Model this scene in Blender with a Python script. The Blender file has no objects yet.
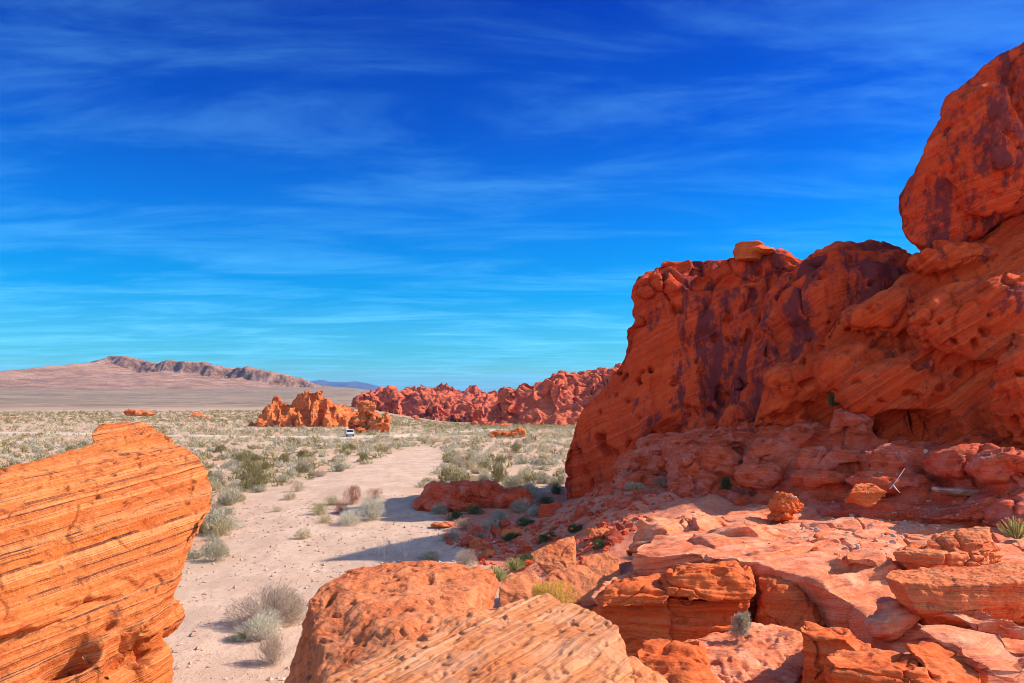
import bpy, bmesh, math, random
import numpy as np
from mathutils import Vector, noise as mnoise

# ------------------------------------------------------------------ camera, sky, sun, exposure
H = 7.5            # eye height over the wash (m)
HV = 400.0         # picture row of the true horizon
FOC = 28.0
FP = 1024 * FOC / 36.0
SUN_EL, SUN_AZ = 37.2, 8.0      # azimuth counted from +X towards +Y

sc = bpy.context.scene
COL = sc.collection
cam_d = bpy.data.cameras.new('camera')
cam_d.lens = FOC; cam_d.sensor_width = 36; cam_d.sensor_fit = 'HORIZONTAL'
cam_d.shift_y = (HV - 341.5) / 1024
cam_d.clip_start = 0.1; cam_d.clip_end = 60000
cam = bpy.data.objects.new('camera', cam_d)
cam.location = (0, 0, H); cam.rotation_euler = (math.radians(90), 0, 0)
COL.objects.link(cam); sc.camera = cam

el, az = math.radians(SUN_EL), math.radians(SUN_AZ)
SUN = Vector((math.cos(el) * math.cos(az), math.cos(el) * math.sin(az), math.sin(el)))
sun_d = bpy.data.lights.new('sun', 'SUN'); sun_d.energy = 2.85; sun_d.angle = math.radians(0.5)
sun_d.color = (1.0, 0.93, 0.82)
sun = bpy.data.objects.new('sun', sun_d); COL.objects.link(sun)
sun.rotation_euler = SUN.to_track_quat('Z', 'Y').to_euler()

sc.view_settings.view_transform = 'Standard'
sc.view_settings.look = 'None'
sc.view_settings.exposure = 1.42
sc.view_settings.gamma = 1
sc.render.engine = 'CYCLES'
sc.cycles.use_denoising = True
sc.cycles.filter_width = 0.9
sc.cycles.max_bounces = 6
sc.cycles.diffuse_bounces = 4
sc.cycles.volume_bounces = 0

world = bpy.data.worlds.new('World'); sc.world = world; world.use_nodes = True
def build_world():
    nt = world.node_tree; nt.nodes.clear(); N = nt.nodes; L = nt.links
    out = N.new('ShaderNodeOutputWorld'); bg = N.new('ShaderNodeBackground')
    sky = N.new('ShaderNodeTexSky'); sky.sky_type = 'NISHITA'; sky.sun_disc = False
    sky.sun_elevation = el; sky.sun_rotation = math.radians(90 - SUN_AZ)
    sky.air_density = 1.0; sky.dust_density = 2.0; sky.ozone_density = 3.0; sky.altitude = 800
    tc = N.new('ShaderNodeTexCoord')
    def math_(op, a, b=None, clamp=False):
        m = N.new('ShaderNodeMath'); m.operation = op; m.use_clamp = clamp
        for i, x in enumerate((a, b)):
            if x is None: continue
            if isinstance(x, (int, float)): m.inputs[i].default_value = x
            else: L.new(x, m.inputs[i])
        return m.outputs[0]
    sep = N.new('ShaderNodeSeparateXYZ'); L.new(tc.outputs['Generated'], sep.inputs[0])
    # deep blue tint ahead and overhead; sky behind stays bright to fill shaded rock
    dot = N.new('ShaderNodeVectorMath'); dot.operation = 'DOT_PRODUCT'
    L.new(tc.outputs['Generated'], dot.inputs[0]); dot.inputs[1].default_value = (0.12, -0.86, -0.36)
    mr = N.new('ShaderNodeMapRange'); mr.interpolation_type = 'SMOOTHSTEP'
    mr.inputs['From Min'].default_value = -0.40; mr.inputs['From Max'].default_value = -0.02
    mr.inputs['To Min'].default_value = 1.0; mr.inputs['To Max'].default_value = 0.0
    L.new(dot.outputs['Value'], mr.inputs['Value'])
    ramp = N.new('ShaderNodeValToRGB')     # tint by height of the view direction
    cr = ramp.color_ramp
    cr.elements[0].position = 0.0; cr.elements[0].color = SKY_T[0][1] + (1,)
    cr.elements[1].position = SKY_T[-1][0]; cr.elements[1].color = SKY_T[-1][1] + (1,)
    for p, c in SKY_T[1:-1]:
        e = cr.elements.new(p); e.color = c + (1,)
    L.new(sep.outputs['Z'], ramp.inputs[0])
    mul = N.new('ShaderNodeMix'); mul.data_type = 'RGBA'; mul.blend_type = 'MULTIPLY'
    L.new(mr.outputs[0], mul.inputs['Factor']); L.new(sky.outputs[0], mul.inputs['A']); L.new(ramp.outputs[0], mul.inputs['B'])
    # thin cirrus on a flat layer overhead
    z = math_('MAXIMUM', math_('ADD', sep.outputs['Z'], 0.06), 0.03)
    px = math_('DIVIDE', sep.outputs['X'], z); py = math_('DIVIDE', sep.outputs['Y'], z)
    cb = N.new('ShaderNodeCombineXYZ'); L.new(px, cb.inputs[0]); L.new(py, cb.inputs[1])
    mp = N.new('ShaderNodeMapping'); mp.inputs['Rotation'].default_value = (0, 0, math.radians(-9)); mp.inputs['Scale'].default_value = (0.75, 1.9, 1)
    L.new(cb.outputs[0], mp.inputs[0])
    n1 = N.new('ShaderNodeTexNoise'); n1.inputs['Scale'].default_value = 1.0; n1.inputs['Detail'].default_value = 14; n1.inputs['Roughness'].default_value = 0.64; n1.inputs['Distortion'].default_value = 0.5
    L.new(mp.outputs[0], n1.inputs['Vector'])
    c1 = N.new('ShaderNodeMapRange'); c1.interpolation_type = 'SMOOTHSTEP'
    c1.inputs['From Min'].default_value = 0.40; c1.inputs['From Max'].default_value = 0.76; c1.inputs['To Max'].default_value = 0.17
    L.new(n1.outputs[0], c1.inputs['Value'])
    low = N.new('ShaderNodeMapRange'); low.interpolation_type = 'SMOOTHSTEP'; low.inputs['From Min'].default_value = 0.03; low.inputs['From Max'].default_value = 0.20; low.inputs['To Min'].default_value = 3.2; low.inputs['To Max'].default_value = 1.0
    L.new(sep.outputs['Z'], low.inputs['Value']); cf = math_('MULTIPLY', c1.outputs[0], low.outputs[0], True)
    cl = N.new('ShaderNodeMix'); cl.data_type = 'RGBA'; cl.blend_type = 'MIX'
    L.new(cf, cl.inputs['Factor']); L.new(mul.outputs['Result'], cl.inputs['A']); cl.inputs['B'].default_value = CLOUD + (1,)
    L.new(cl.outputs['Result'], bg.inputs[0]); bg.inputs[1].default_value = 0.15
    L.new(bg.outputs[0], out.inputs[0])
SKY_T = [(0.0, (0.30, 0.47, 0.43)), (0.05, (0.085, 0.36, 0.42)), (0.13, (0.0, 0.255, 0.44)), (0.22, (0.0, 0.185, 0.45)), (0.32, (0.0, 0.105, 0.40)), (0.48, (0.0, 0.047, 0.33))]
CLOUD = (0.75, 2.6, 4.1)
build_world()

# ------------------------------------------------------------------ numeric helpers
_r = np.random.RandomState(7)
_G = _r.normal(size=(256, 3)); _G /= np.linalg.norm(_G, axis=1)[:, None]
def _hash(ix, iy, iz, seed):
    h = (ix.astype(np.int64) * 73856093) ^ (iy.astype(np.int64) * 19349663) ^ (iz.astype(np.int64) * 83492791) ^ (seed * 2654435761)
    h &= 0xffffffff
    h = ((h >> 15) ^ h) * 0x2c1b3c6d & 0xffffffff
    h = ((h >> 12) ^ h) * 0x297a2d39 & 0xffffffff
    return (h >> 15) ^ h
def perlin(p, seed=0):
    i = np.floor(p).astype(np.int64); f = p - i
    u = f * f * f * (f * (f * 6 - 15) + 10)
    r = np.zeros(len(p))
    for dx in (0, 1):
        wx = u[:, 0] if dx else 1 - u[:, 0]
        for dy in (0, 1):
            wy = u[:, 1] if dy else 1 - u[:, 1]
            for dz in (0, 1):
                wz = u[:, 2] if dz else 1 - u[:, 2]
                g = _G[_hash(i[:, 0] + dx, i[:, 1] + dy, i[:, 2] + dz, seed) & 255]
                r += wx * wy * wz * (g[:, 0] * (f[:, 0] - dx) + g[:, 1] * (f[:, 1] - dy) + g[:, 2] * (f[:, 2] - dz))
    return r * 1.6
def fbm(p, o=4, seed=0, gain=0.5, lac=2.03):
    r = 0; a = 1; t = 0
    for k in range(o):
        r = r + a * perlin(p, seed + k * 13); t += a; a *= gain; p = p * lac + 11.7
    return r / t * 1.4
def ridged(p, o=4, seed=0, gain=0.5):
    r = 0; a = 1; t = 0
    for k in range(o):
        r = r + a * (1 - 2 * np.abs(perlin(p, seed + k * 17))); t += a; a *= gain; p = p * 2.1 + 5.3
    return r / t
def worley(p, seed=0, jit=0.95):
    i = np.floor(p).astype(np.int64)
    f1 = np.full(len(p), 9.0); f2 = np.full(len(p), 9.0); idc = np.zeros(len(p), np.int64)
    for dx in (-1, 0, 1):
        for dy in (-1, 0, 1):
            for dz in (-1, 0, 1):
                c = i + (dx, dy, dz); h = _hash(c[:, 0], c[:, 1], c[:, 2], seed)
                o = np.stack([(h & 1023) / 1023., ((h >> 10) & 1023) / 1023., ((h >> 20) & 1023) / 1023.], 1) * jit
                d = np.linalg.norm(c + o - p, axis=1)
                n = d < f1
                f2 = np.where(n, f1, np.minimum(f2, d)); idc = np.where(n, h, idc); f1 = np.where(n, d, f1)
    return f1, f2, (idc & 0xffff) / 65535.
def smooth(a, b, x):
    t = np.clip((x - a) / (b - a), 0, 1); return t * t * (3 - 2 * t)
def hash1(k, seed=0):
    return (_hash(k, k * 0 + 7, k * 0 + 3, seed) & 0xffff) / 65535.

def P(u, v, D):
    return np.array([(u - 512) / FP * D, D, H + (HV - v) / FP * D])
def Z(u, v, z):        # point of the view ray at height z
    return P(u, v, (H - z) * FP / (v - HV))

def tag(o, label=None, cat=None, group=None, kind=None):
    if label: o['label'] = label
    if cat: o['category'] = cat
    if group: o['group'] = group
    if kind: o['kind'] = kind
    return o
def link(name, me, parent=None, loc=None):
    o = bpy.data.objects.new(name, me); COL.objects.link(o)
    if parent is not None: o.parent = parent
    if loc is not None: o.location = loc
    return o
def mesh_arrays(name, V, faces, mats, fmat=None, smooth_=True):
    """V (n,3); faces (m,k) array of equal-sized polygons, or a list of such arrays"""
    if not isinstance(faces, list): faces = [faces]
    faces = [np.asarray(f) for f in faces if len(f)]
    me = bpy.data.meshes.new(name)
    nl = sum(f.size for f in faces); nf = sum(len(f) for f in faces)
    me.vertices.add(len(V)); me.vertices.foreach_set('co', np.asarray(V, np.float32).ravel())
    me.loops.add(nl); me.loops.foreach_set('vertex_index', np.concatenate([f.ravel() for f in faces]).astype(np.int32))
    me.polygons.add(nf)
    tot = np.concatenate([np.full(len(f), f.shape[1]) for f in faces])
    me.polygons.foreach_set('loop_start', np.concatenate([[0], np.cumsum(tot)[:-1]]).astype(np.int32))
    me.polygons.foreach_set('use_smooth', np.full(nf, smooth_))
    if not isinstance(mats, (list, tuple)): mats = [mats]
    for m in mats: me.materials.append(m)
    if fmat is not None: me.polygons.foreach_set('material_index', np.asarray(fmat, np.int32))
    me.update(calc_edges=True); me.validate()
    return me

# ------------------------------------------------------------------ materials
def lin(r, g, b):
    f = lambda c: (c / 12.92 if c <= 0.04045 else ((c + 0.055) / 1.055) ** 2.4)
    return (f(r / 255), f(g / 255), f(b / 255))
class NT:
    def __init__(s, name):
        s.m = bpy.data.materials.new(name); s.m.use_nodes = True
        s.t = s.m.node_tree; s.t.nodes.clear(); s.N = s.t.nodes
        s.out = s.N.new('ShaderNodeOutputMaterial'); s.b = s.N.new('ShaderNodeBsdfPrincipled')
        s.t.links.new(s.b.outputs[0], s.out.inputs[0])
        s.b.inputs['Roughness'].default_value = 0.92
        s.b.inputs['Specular IOR Level'].default_value = 0.15
        s.tc = s.N.new('ShaderNodeTexCoord')
    def put(s, sock, x):
        if isinstance(x, bpy.types.NodeSocket): s.t.links.new(x, sock)
        elif isinstance(x, (tuple, list)) and sock.type == 'RGBA' and len(x) == 3: sock.default_value = tuple(x) + (1,)
        else: sock.default_value = x
    def mapping(s, scale=(1, 1, 1), rot=(0, 0, 0), loc=(0, 0, 0), src=None):
        n = s.N.new('ShaderNodeMapping'); s.put(n.inputs[0], src or s.tc.outputs['Object'])
        n.inputs['Scale'].default_value = scale; n.inputs['Rotation'].default_value = rot; n.inputs['Location'].default_value = loc
        return n.outputs[0]
    def noise(s, vec, scale, detail=5, rough=0.55, dist=0.0):
        n = s.N.new('ShaderNodeTexNoise'); s.put(n.inputs['Vector'], vec)
        n.inputs['Scale'].default_value = scale; n.inputs['Detail'].default_value = detail
        n.inputs['Roughness'].default_value = rough; n.inputs['Distortion'].default_value = dist
        return n.outputs[0]
    def noise1(s, w, scale, detail=4, rough=0.6):
        n = s.N.new('ShaderNodeTexNoise'); n.noise_dimensions = '1D'; s.put(n.inputs['W'], w)
        n.inputs['Scale'].default_value = scale; n.inputs['Detail'].default_value = detail; n.inputs['Roughness'].default_value = rough
        return n.outputs[0]
    def voro(s, vec, scale, feature='F1'):
        n = s.N.new('ShaderNodeTexVoronoi'); n.feature = feature; s.put(n.inputs['Vector'], vec); n.inputs['Scale'].default_value = scale
        return n.outputs[0]
    def rng(s, x, a, b, c=0.0, d=1.0):
        n = s.N.new('ShaderNodeMapRange'); n.interpolation_type = 'SMOOTHSTEP'; s.put(n.inputs[0], x)
        for i, v in enumerate((a, b, c, d)): n.inputs[i + 1].default_value = v
        return n.outputs[0]
    def mix(s, f, a, b, mode='MIX'):
        n = s.N.new('ShaderNodeMix'); n.data_type = 'RGBA'; n.blend_type = mode
        s.put(n.inputs['Factor'], f); s.put(n.inputs['A'], a); s.put(n.inputs['B'], b)
        return n.outputs['Result']
    def math(s, op, a, b=None):
        n = s.N.new('ShaderNodeMath'); n.operation = op; s.put(n.inputs[0], a)
        if b is not None: s.put(n.inputs[1], b)
        return n.outputs[0]
    def dot(s, vec, d):
        n = s.N.new('ShaderNodeVectorMath'); n.operation = 'DOT_PRODUCT'; s.put(n.inputs[0], vec); n.inputs[1].default_value = d
        return n.outputs['Value']
    def attr(s, name):
        n = s.N.new('ShaderNodeAttribute'); n.attribute_name = name; return n.outputs['Color']
    def sep(s, c):
        n = s.N.new('ShaderNodeSeparateColor'); s.put(n.inputs[0], c); return n.outputs
    def bump(s, h, strength, dist, prev=None):
        n = s.N.new('ShaderNodeBump'); s.put(n.inputs['Height'], h); n.inputs['Strength'].default_value = strength; n.inputs['Distance'].default_value = dist
        if prev is not None: s.put(n.inputs['Normal'], prev)
        return n.outputs[0]
    def finish(s, col, normal=None):
        s.put(s.b.inputs['Base Color'], col)
        if normal is not None: s.put(s.b.inputs['Normal'], normal)
        return s.m

def rock_mat(name, lo, mid, hi, S, strata_n=(0, 0, 1), band=0.5, varnish=(0.07, 0.025, 0.03), var_amt=0.5, var_lo=0.52,
             var_vert=0.35, dust=None, dust_amt=0.0, pits=0.5, warp=0.35, bump=1.0, lines=0.0, seedv=0):
    """S = feature size in metres"""
    t = NT(name); o = t.tc.outputs['Object']
    wn = t.noise(o, 0.35 / S, 3)
    s_ = t.math('ADD', t.dot(o, strata_n), t.math('MULTIPLY', wn, warp * S * 2))
    bands = t.noise1(s_, 3.2 / S, 6, 0.7)
    fine = t.noise1(s_, 16 / S, 3, 0.6)
    big = t.noise(o, 0.55 / S, 6, 0.6)
    c = t.mix(t.rng(big, 0.3, 0.7), lo, mid)
    c = t.mix(t.rng(bands, 0.42, 0.66, 0, band), c, hi)
    c = t.mix(t.rng(fine, 0.55, 0.75, 0, band * 0.6), c, lo)
    if lines:      # thin dark iron-stained laminae
        ln = t.noise1(s_, 5 / S, 2, 0.55); ln = t.math('ABSOLUTE', t.math('SUBTRACT', ln, 0.5)); lm = t.rng(t.noise(o, 1.1 / S, 5, 0.65), 0.40, 0.56)
        c = t.mix(t.math('MULTIPLY', t.math('MULTIPLY', t.rng(ln, 0.007, 0.022, 1, 0), lm), lines), c, varnish)
    sp = t.math('MULTIPLY', t.rng(t.noise(o, 22 / S, 4, 0.7), 0.60, 0.68), t.rng(t.noise(o, 1.6 / S, 5, 0.6), 0.42, 0.6))
    c = t.mix(t.math('MULTIPLY', sp, 0.45), c, varnish)
    grain = t.noise(o, 11 / S, 8, 0.75)
    c = t.mix(t.rng(grain, 0.48, 0.70, 0, 0.36), c, t.mix(1.0, c, (0.45, 0.36, 0.36), 'MULTIPLY'))
    c = t.mix(t.rng(grain, 0.36, 0.46, 0.35, 0), c, hi)
    if dust is not None:
        dn = t.noise(o, 1.3 / S, 6, 0.65)
        c = t.mix(t.rng(dn, 0.45, 0.65, 0, dust_amt), c, dust)
    if var_amt > 0:
        vv = t.mapping((1, 1, var_vert), (0, 0, 0), (seedv, seedv, seedv))
        v1 = t.noise(vv, 1.0 / S, 8, 0.62, 0.4); v2 = t.noise(t.mapping((1, 1, 0.5 + 0.5 * var_vert)), 3.8 / S, 8, 0.72)
        vf = t.math('ADD', t.math('MULTIPLY', v1, 0.62), t.math('MULTIPLY', v2, 0.38))
        c = t.mix(t.rng(vf, var_lo, var_lo + 0.07, 0, var_amt), c, varnish)
    n1 = t.noise(o, 2.2 / S, 9, 0.68)
    pit = t.rng(t.voro(t.mapping(src=o), 5.5 / S), 0.0, 0.32)
    pm = t.rng(t.noise(o, 0.9 / S, 3), 0.5, 0.62)
    hgt = t.math('ADD', t.math('MULTIPLY', n1, 0.8), t.math('MULTIPLY', bands, 0.7))
    hgt = t.math('ADD', hgt, t.math('MULTIPLY', t.math('MULTIPLY', pit, pm), pits * 0.5))
    nb = t.bump(hgt, 0.85 * bump, 0.18 * S)
    nb = t.bump(t.math('ADD', t.noise(o, 12 / S, 6, 0.7), t.math('MULTIPLY', fine, 0.6)), 0.8 * bump, 0.045 * S, nb)
    return t.finish(c, nb)

ORANGE = rock_mat('orange_sandstone', (0.52, 0.115, 0.035), (0.66, 0.18, 0.06), (0.74, 0.29, 0.13), 0.9, (0.12, -0.30, 0.95), 0.5, (0.20, 0.05, 0.03), 0.6, 0.58, 0.8, pits=0.5, lines=0.3)
TILTED = rock_mat('left_sandstone', (0.54, 0.105, 0.020), (0.70, 0.185, 0.040), (0.80, 0.34, 0.13), 0.8, (-0.30, 0.0, 1.0), 0.5, (0.12, 0.03, 0.022), 0.8, 0.575, 0.9, pits=0.1, warp=0.10, lines=0.9, bump=1.1)
PALE = rock_mat('pale_sandstone', (0.58, 0.155, 0.045), (0.68, 0.24, 0.085), (0.74, 0.36, 0.18), 0.6, (-0.75, 0.43, 0.5), 0.65, (0.22, 0.06, 0.035), 0.7, 0.60, 1.0, (0.70, 0.34, 0.19), 0.45, pits=0.4, warp=0.06, lines=0.6)
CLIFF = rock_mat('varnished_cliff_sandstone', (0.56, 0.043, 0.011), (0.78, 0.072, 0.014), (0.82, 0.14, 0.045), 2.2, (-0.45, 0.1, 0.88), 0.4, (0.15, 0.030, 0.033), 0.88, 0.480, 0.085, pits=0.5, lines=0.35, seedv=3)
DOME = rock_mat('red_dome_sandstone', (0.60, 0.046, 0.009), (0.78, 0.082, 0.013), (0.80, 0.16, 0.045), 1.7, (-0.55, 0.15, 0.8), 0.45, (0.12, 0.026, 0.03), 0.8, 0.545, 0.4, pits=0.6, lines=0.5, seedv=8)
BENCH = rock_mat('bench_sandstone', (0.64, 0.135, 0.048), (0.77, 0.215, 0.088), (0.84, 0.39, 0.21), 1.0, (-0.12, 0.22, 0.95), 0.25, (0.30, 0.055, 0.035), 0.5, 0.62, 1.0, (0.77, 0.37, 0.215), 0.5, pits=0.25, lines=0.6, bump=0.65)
SLAB = rock_mat('slab_sandstone', (0.56, 0.105, 0.03), (0.68, 0.165, 0.05), (0.74, 0.28, 0.12), 0.7, (0.04, 0.1, 1), 0.5, (0.18, 0.045, 0.03), 0.6, 0.57, 0.9, pits=0.05, bump=0.75, lines=0.7, seedv=5)
LEDGE = rock_mat('ledge_sandstone', (0.56, 0.082, 0.016), (0.68, 0.125, 0.026), (0.74, 0.22, 0.075), 0.8, (0.02, 0.1, 0.99), 0.5, (0.18, 0.035, 0.025), 0.5, 0.60, 0.9, pits=0.12, bump=0.7, lines=0.4)
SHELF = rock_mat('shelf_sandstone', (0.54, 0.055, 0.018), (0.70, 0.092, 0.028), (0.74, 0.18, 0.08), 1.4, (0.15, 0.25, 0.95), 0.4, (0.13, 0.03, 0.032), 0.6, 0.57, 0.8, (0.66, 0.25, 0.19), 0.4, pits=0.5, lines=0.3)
FARRED = rock_mat('far_red_sandstone', (0.42, 0.070, 0.030), (0.62, 0.115, 0.046), (0.68, 0.20, 0.09), 12, (0, 0, 1), 0.4, (0.16, 0.045, 0.055), 0.7, 0.53, 0.4, pits=0.5)
MIDRED = rock_mat('outcrop_sandstone', (0.52, 0.10, 0.024), (0.66, 0.165, 0.045), (0.72, 0.26, 0.09), 5, (0, 0, 1), 0.3, (0.17, 0.04, 0.03), 0.6, 0.57, 0.5, pits=0.5)

def plain_mat(name, col, rough=0.9, var=0.25, scale=3.0, spec=0.2, metal=0.0):
    t = NT(name); n = t.noise(t.tc.outputs['Object'], scale, 4)
    dark = tuple(c * (1 - var) for c in col)
    m = t.finish(t.mix(t.rng(n, 0.3, 0.7), dark, col))
    t.b.inputs['Roughness'].default_value = rough; t.b.inputs['Specular IOR Level'].default_value = spec; t.b.inputs['Metallic'].default_value = metal
    return m
def leaf_mat(name, a, b, c, transl=0.35):
    """per-leaf colour from a face-corner attribute 'tint' (0..1), with a per-object shift"""
    t = NT(name); tint = t.sep(t.attr('tint'))
    col = t.mix(tint[0], a, b); col = t.mix(t.rng(tint[1], 0.45, 0.95, 0, 0.9), col, c)
    oi = t.N.new('ShaderNodeObjectInfo')
    col = t.mix(t.rng(oi.outputs['Random'], 0, 1, 0, 0.45), col, t.mix(1.0, col, (0.72, 0.66, 0.55), 'MULTIPLY'))
    t.finish(col)
    tr = t.N.new('ShaderNodeBsdfTranslucent'); t.put(tr.inputs[0], col)
    mx = t.N.new('ShaderNodeMixShader'); mx.inputs[0].default_value = transl
    t.t.links.new(t.b.outputs[0], mx.inputs[1]); t.t.links.new(tr.outputs[0], mx.inputs[2]); t.t.links.new(mx.outputs[0], t.out.inputs[0])
    return t.m
LEAF = {
    'sage': leaf_mat('sage_leaves', (0.36, 0.31, 0.21), (0.68, 0.59, 0.44), (0.34, 0.31, 0.19)),
    'white': leaf_mat('white_sage_leaves', (0.56, 0.50, 0.38), (0.84, 0.77, 0.62), (0.50, 0.48, 0.32)),
    'straw': leaf_mat('straw_leaves', (0.46, 0.35, 0.20), (0.72, 0.58, 0.37), (0.40, 0.35, 0.17)),
    'creosote': leaf_mat('olive_leaves', (0.17, 0.135, 0.05), (0.29, 0.24, 0.09), (0.40, 0.32, 0.15)),
    'dead': leaf_mat('dead_leaves', (0.30, 0.065, 0.025), (0.48, 0.12, 0.045), (0.36, 0.13, 0.06)),
    'purple': leaf_mat('dry_twig_leaves', (0.38, 0.26, 0.21), (0.60, 0.45, 0.36), (0.42, 0.34, 0.18)),
    'green': leaf_mat('green_leaves', (0.24, 0.24, 0.07), (0.42, 0.38, 0.12), (0.50, 0.42, 0.18)),
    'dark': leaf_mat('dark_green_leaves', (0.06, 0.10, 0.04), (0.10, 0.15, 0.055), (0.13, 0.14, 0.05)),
    'yellow': leaf_mat('yellow_leaves', (0.74, 0.42, 0.06), (0.82, 0.55, 0.14), (0.56, 0.34, 0.08)),
}
STEM = plain_mat('grey_stem', (0.28, 0.20, 0.15)); PALESTEM = plain_mat('pale_stem', (0.62, 0.52, 0.45))

# ------------------------------------------------------------------ terrain heights
_D = [0, 60, 100, 190, 300, 500, 800, 1200, 2000, 4000, 30000]
_ZC = [0, 0, -.5, -1.6, -4, -9, -14, -16, -14, -12, -40]
_ZL = [0, 0, -.5, -1.6, -2.4, -2.0, 1.5, 8, 34, 72, -40]
def gz(x, y):
    x = np.asarray(x, float); y = np.asarray(y, float)
    D = np.hypot(x, y); u = 512 + x / np.maximum(np.abs(y), 1e-3) * FP
    u = np.where(y <= 0, np.where(x < 0, -4000, 4000), u)
    w = smooth(330, 470, u)
    z = np.interp(D, _D, _ZL) * (1 - w) + np.interp(D, _D, _ZC) * w
    sh = x.shape
    p = np.stack([x.ravel(), y.ravel(), 0 * x.ravel()], 1)
    z = z + (fbm(p * 0.045, 3, 3).reshape(sh) * 0.35) * smooth(20, 60, D) * (1 - smooth(400, 1500, D)) + fbm(p * 0.35, 3, 5).reshape(sh) * 0.05
    # red slope that climbs to the bedrock bench on the right
    xb = np.interp(y, [0, 15, 25, 35, 45, 60, 75], [1.5, 1.5, -0.5, -0.6, -1.0, 3.0, 9.0])
    z = z + np.interp(y, [0, 18, 31, 40], [0.7, 0.7, 2.1, 2.5]) * smooth(0, 8, x - xb) * (1 - smooth(58, 75, y))
    z = z + 0.38 * fbm(p * 0.55, 4, 15).reshape(sh) * smooth(-1, 2, x - xb) * (1 - smooth(60, 75, y)) * (y > 0)
    return z
def on_ground(u, v):
    d = (u - 512) / FP; k = (v - HV) / FP
    D = 20.0
    Ds = np.geomspace(6, 3000, 1500)
    zz = gz(d * Ds, Ds); hit = np.nonzero(H - k * Ds <= zz)[0]
    D = Ds[hit[0]] if len(hit) else 3000
    return np.array([d * D, D, float(gz(np.array([d * D]), np.array([D]))[0])])

WASH = np.array([(90, 760), (190, 590), (212, 565), (222, 535), (235, 512), (255, 497), (300, 482), (340, 472), (372, 463), (395, 452), (425, 446), (450, 452), (440, 470), (415, 488), (400, 505), (460, 520), (480, 570), (300, 760)], float)
def in_poly(u, v, poly):
    r = np.zeros(u.shape, bool); n = len(poly)
    for i in range(n):
        x1, y1 = poly[i]; x2, y2 = poly[(i + 1) % n]
        c = ((y1 > v) != (y2 > v)) & (u < (x2 - x1) * (v - y1) / (y2 - y1 + 1e-9) + x1)
        r ^= c
    return r
def poly_soft(u, v, poly, soft):
    """signed soft mask (1 inside)"""
    d = np.full(u.shape, 1e9)
    n = len(poly)
    for i in range(n):
        a = poly[i]; b = poly[(i + 1) % n]; ab = b - a
        t = np.clip(((u - a[0]) * ab[0] + (v - a[1]) * ab[1]) / (ab @ ab), 0, 1)
        d = np.minimum(d, np.hypot(u - a[0] - t * ab[0], v - a[1] - t * ab[1]))
    s = np.where(in_poly(u, v, poly), d, -d)
    return smooth(-soft, soft, s)
WASH_G = np.array([on_ground(u, v)[:2] for u, v in WASH])       # the wash as a ground polygon, in metres

# ------------------------------------------------------------------ ground sheet
def build_ground():
    fine = np.radians(np.arange(-44, 44.01, 0.14)); coarse = np.radians(np.arange(47, 314, 4.0))
    th = np.concatenate([fine, coarse])            # measured from +Y towards +X
    R = np.concatenate([np.geomspace(1.5, 900, 430), np.geomspace(930, 19000, 60)])
    T, RR = np.meshgrid(th, R, indexing='ij')
    x = np.sin(T) * RR; y = np.cos(T) * RR
    z = gz(x, y)
    # gully relief on the far fan
    p = np.stack([x.ravel(), y.ravel(), 0 * x.ravel()], 1)
    far = smooth(700, 1500, RR)
    z = z + far * (ridged(p * [0.006, 0.0016, 1], 3, 9).reshape(x.shape)) * 2.5
    nt_, nr = x.shape
    V = np.stack([x.ravel(), y.ravel(), z.ravel()], 1)
    V = np.vstack([V, [[0, 0, float(gz(np.array([0.]), np.array([0.1]))[0])]]])
    i = np.arange(nt_); j = np.arange(nr - 1)
    I, J = np.meshgrid(i, j, indexing='ij'); I2 = (I + 1) % nt_
    Q = np.stack([I * nr + J, I * nr + J + 1, I2 * nr + J + 1, I2 * nr + J], -1).reshape(-1, 4)
    c = len(V) - 1
    Tn = np.stack([i * 0 + c, i * nr, ((i + 1) % nt_) * nr], 1)
    # zones: R = gravel of the wash, G = red sand near the rocks, B = far fan
    wash = poly_soft(x, y, WASH_G, 1.2)
    xb = np.interp(y, [0, 15, 25, 35, 45, 60, 75], [1.5, 1.5, -0.5, -0.6, -1.0, 3.0, 9.0])
    xb = np.interp(y, [0, 15, 25, 35, 42, 50, 57, 66, 75], [1.5, 1.5, -0.3, -0.5, -2.3, -4.0, -4.4, 3.0, 9.0])
    red = smooth(-1.6, 1.2, x - xb + fbm(p * 0.4, 3, 21).reshape(x.shape) * 1.2) * (1 - smooth(62, 80, y)) * (y > 0)
    red = np.maximum(red, smooth(0.5, 0.8, np.exp(-((x + 4.6) ** 2 / 5.5 + (y - 17.0) ** 2 / 9.0)) * 1.15))
    fan = smooth(480, 900, RR)
    me = mesh_arrays('ground', V, [Q, Tn], GROUND)
    ca = me.color_attributes.new('zone', 'FLOAT_COLOR', 'POINT')
    arr = np.zeros((len(V), 4), np.float32); n = nt_ * nr
    arr[:n, 0] = wash.ravel(); arr[:n, 1] = red.ravel(); arr[:n, 2] = fan.ravel(); arr[:, 3] = 1
    ca.data.foreach_set('color', arr.ravel())
    o = link('ground', me); tag(o, 'pinkish gravel wash and desert flat running out to the hills', 'ground', kind='structure')
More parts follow.
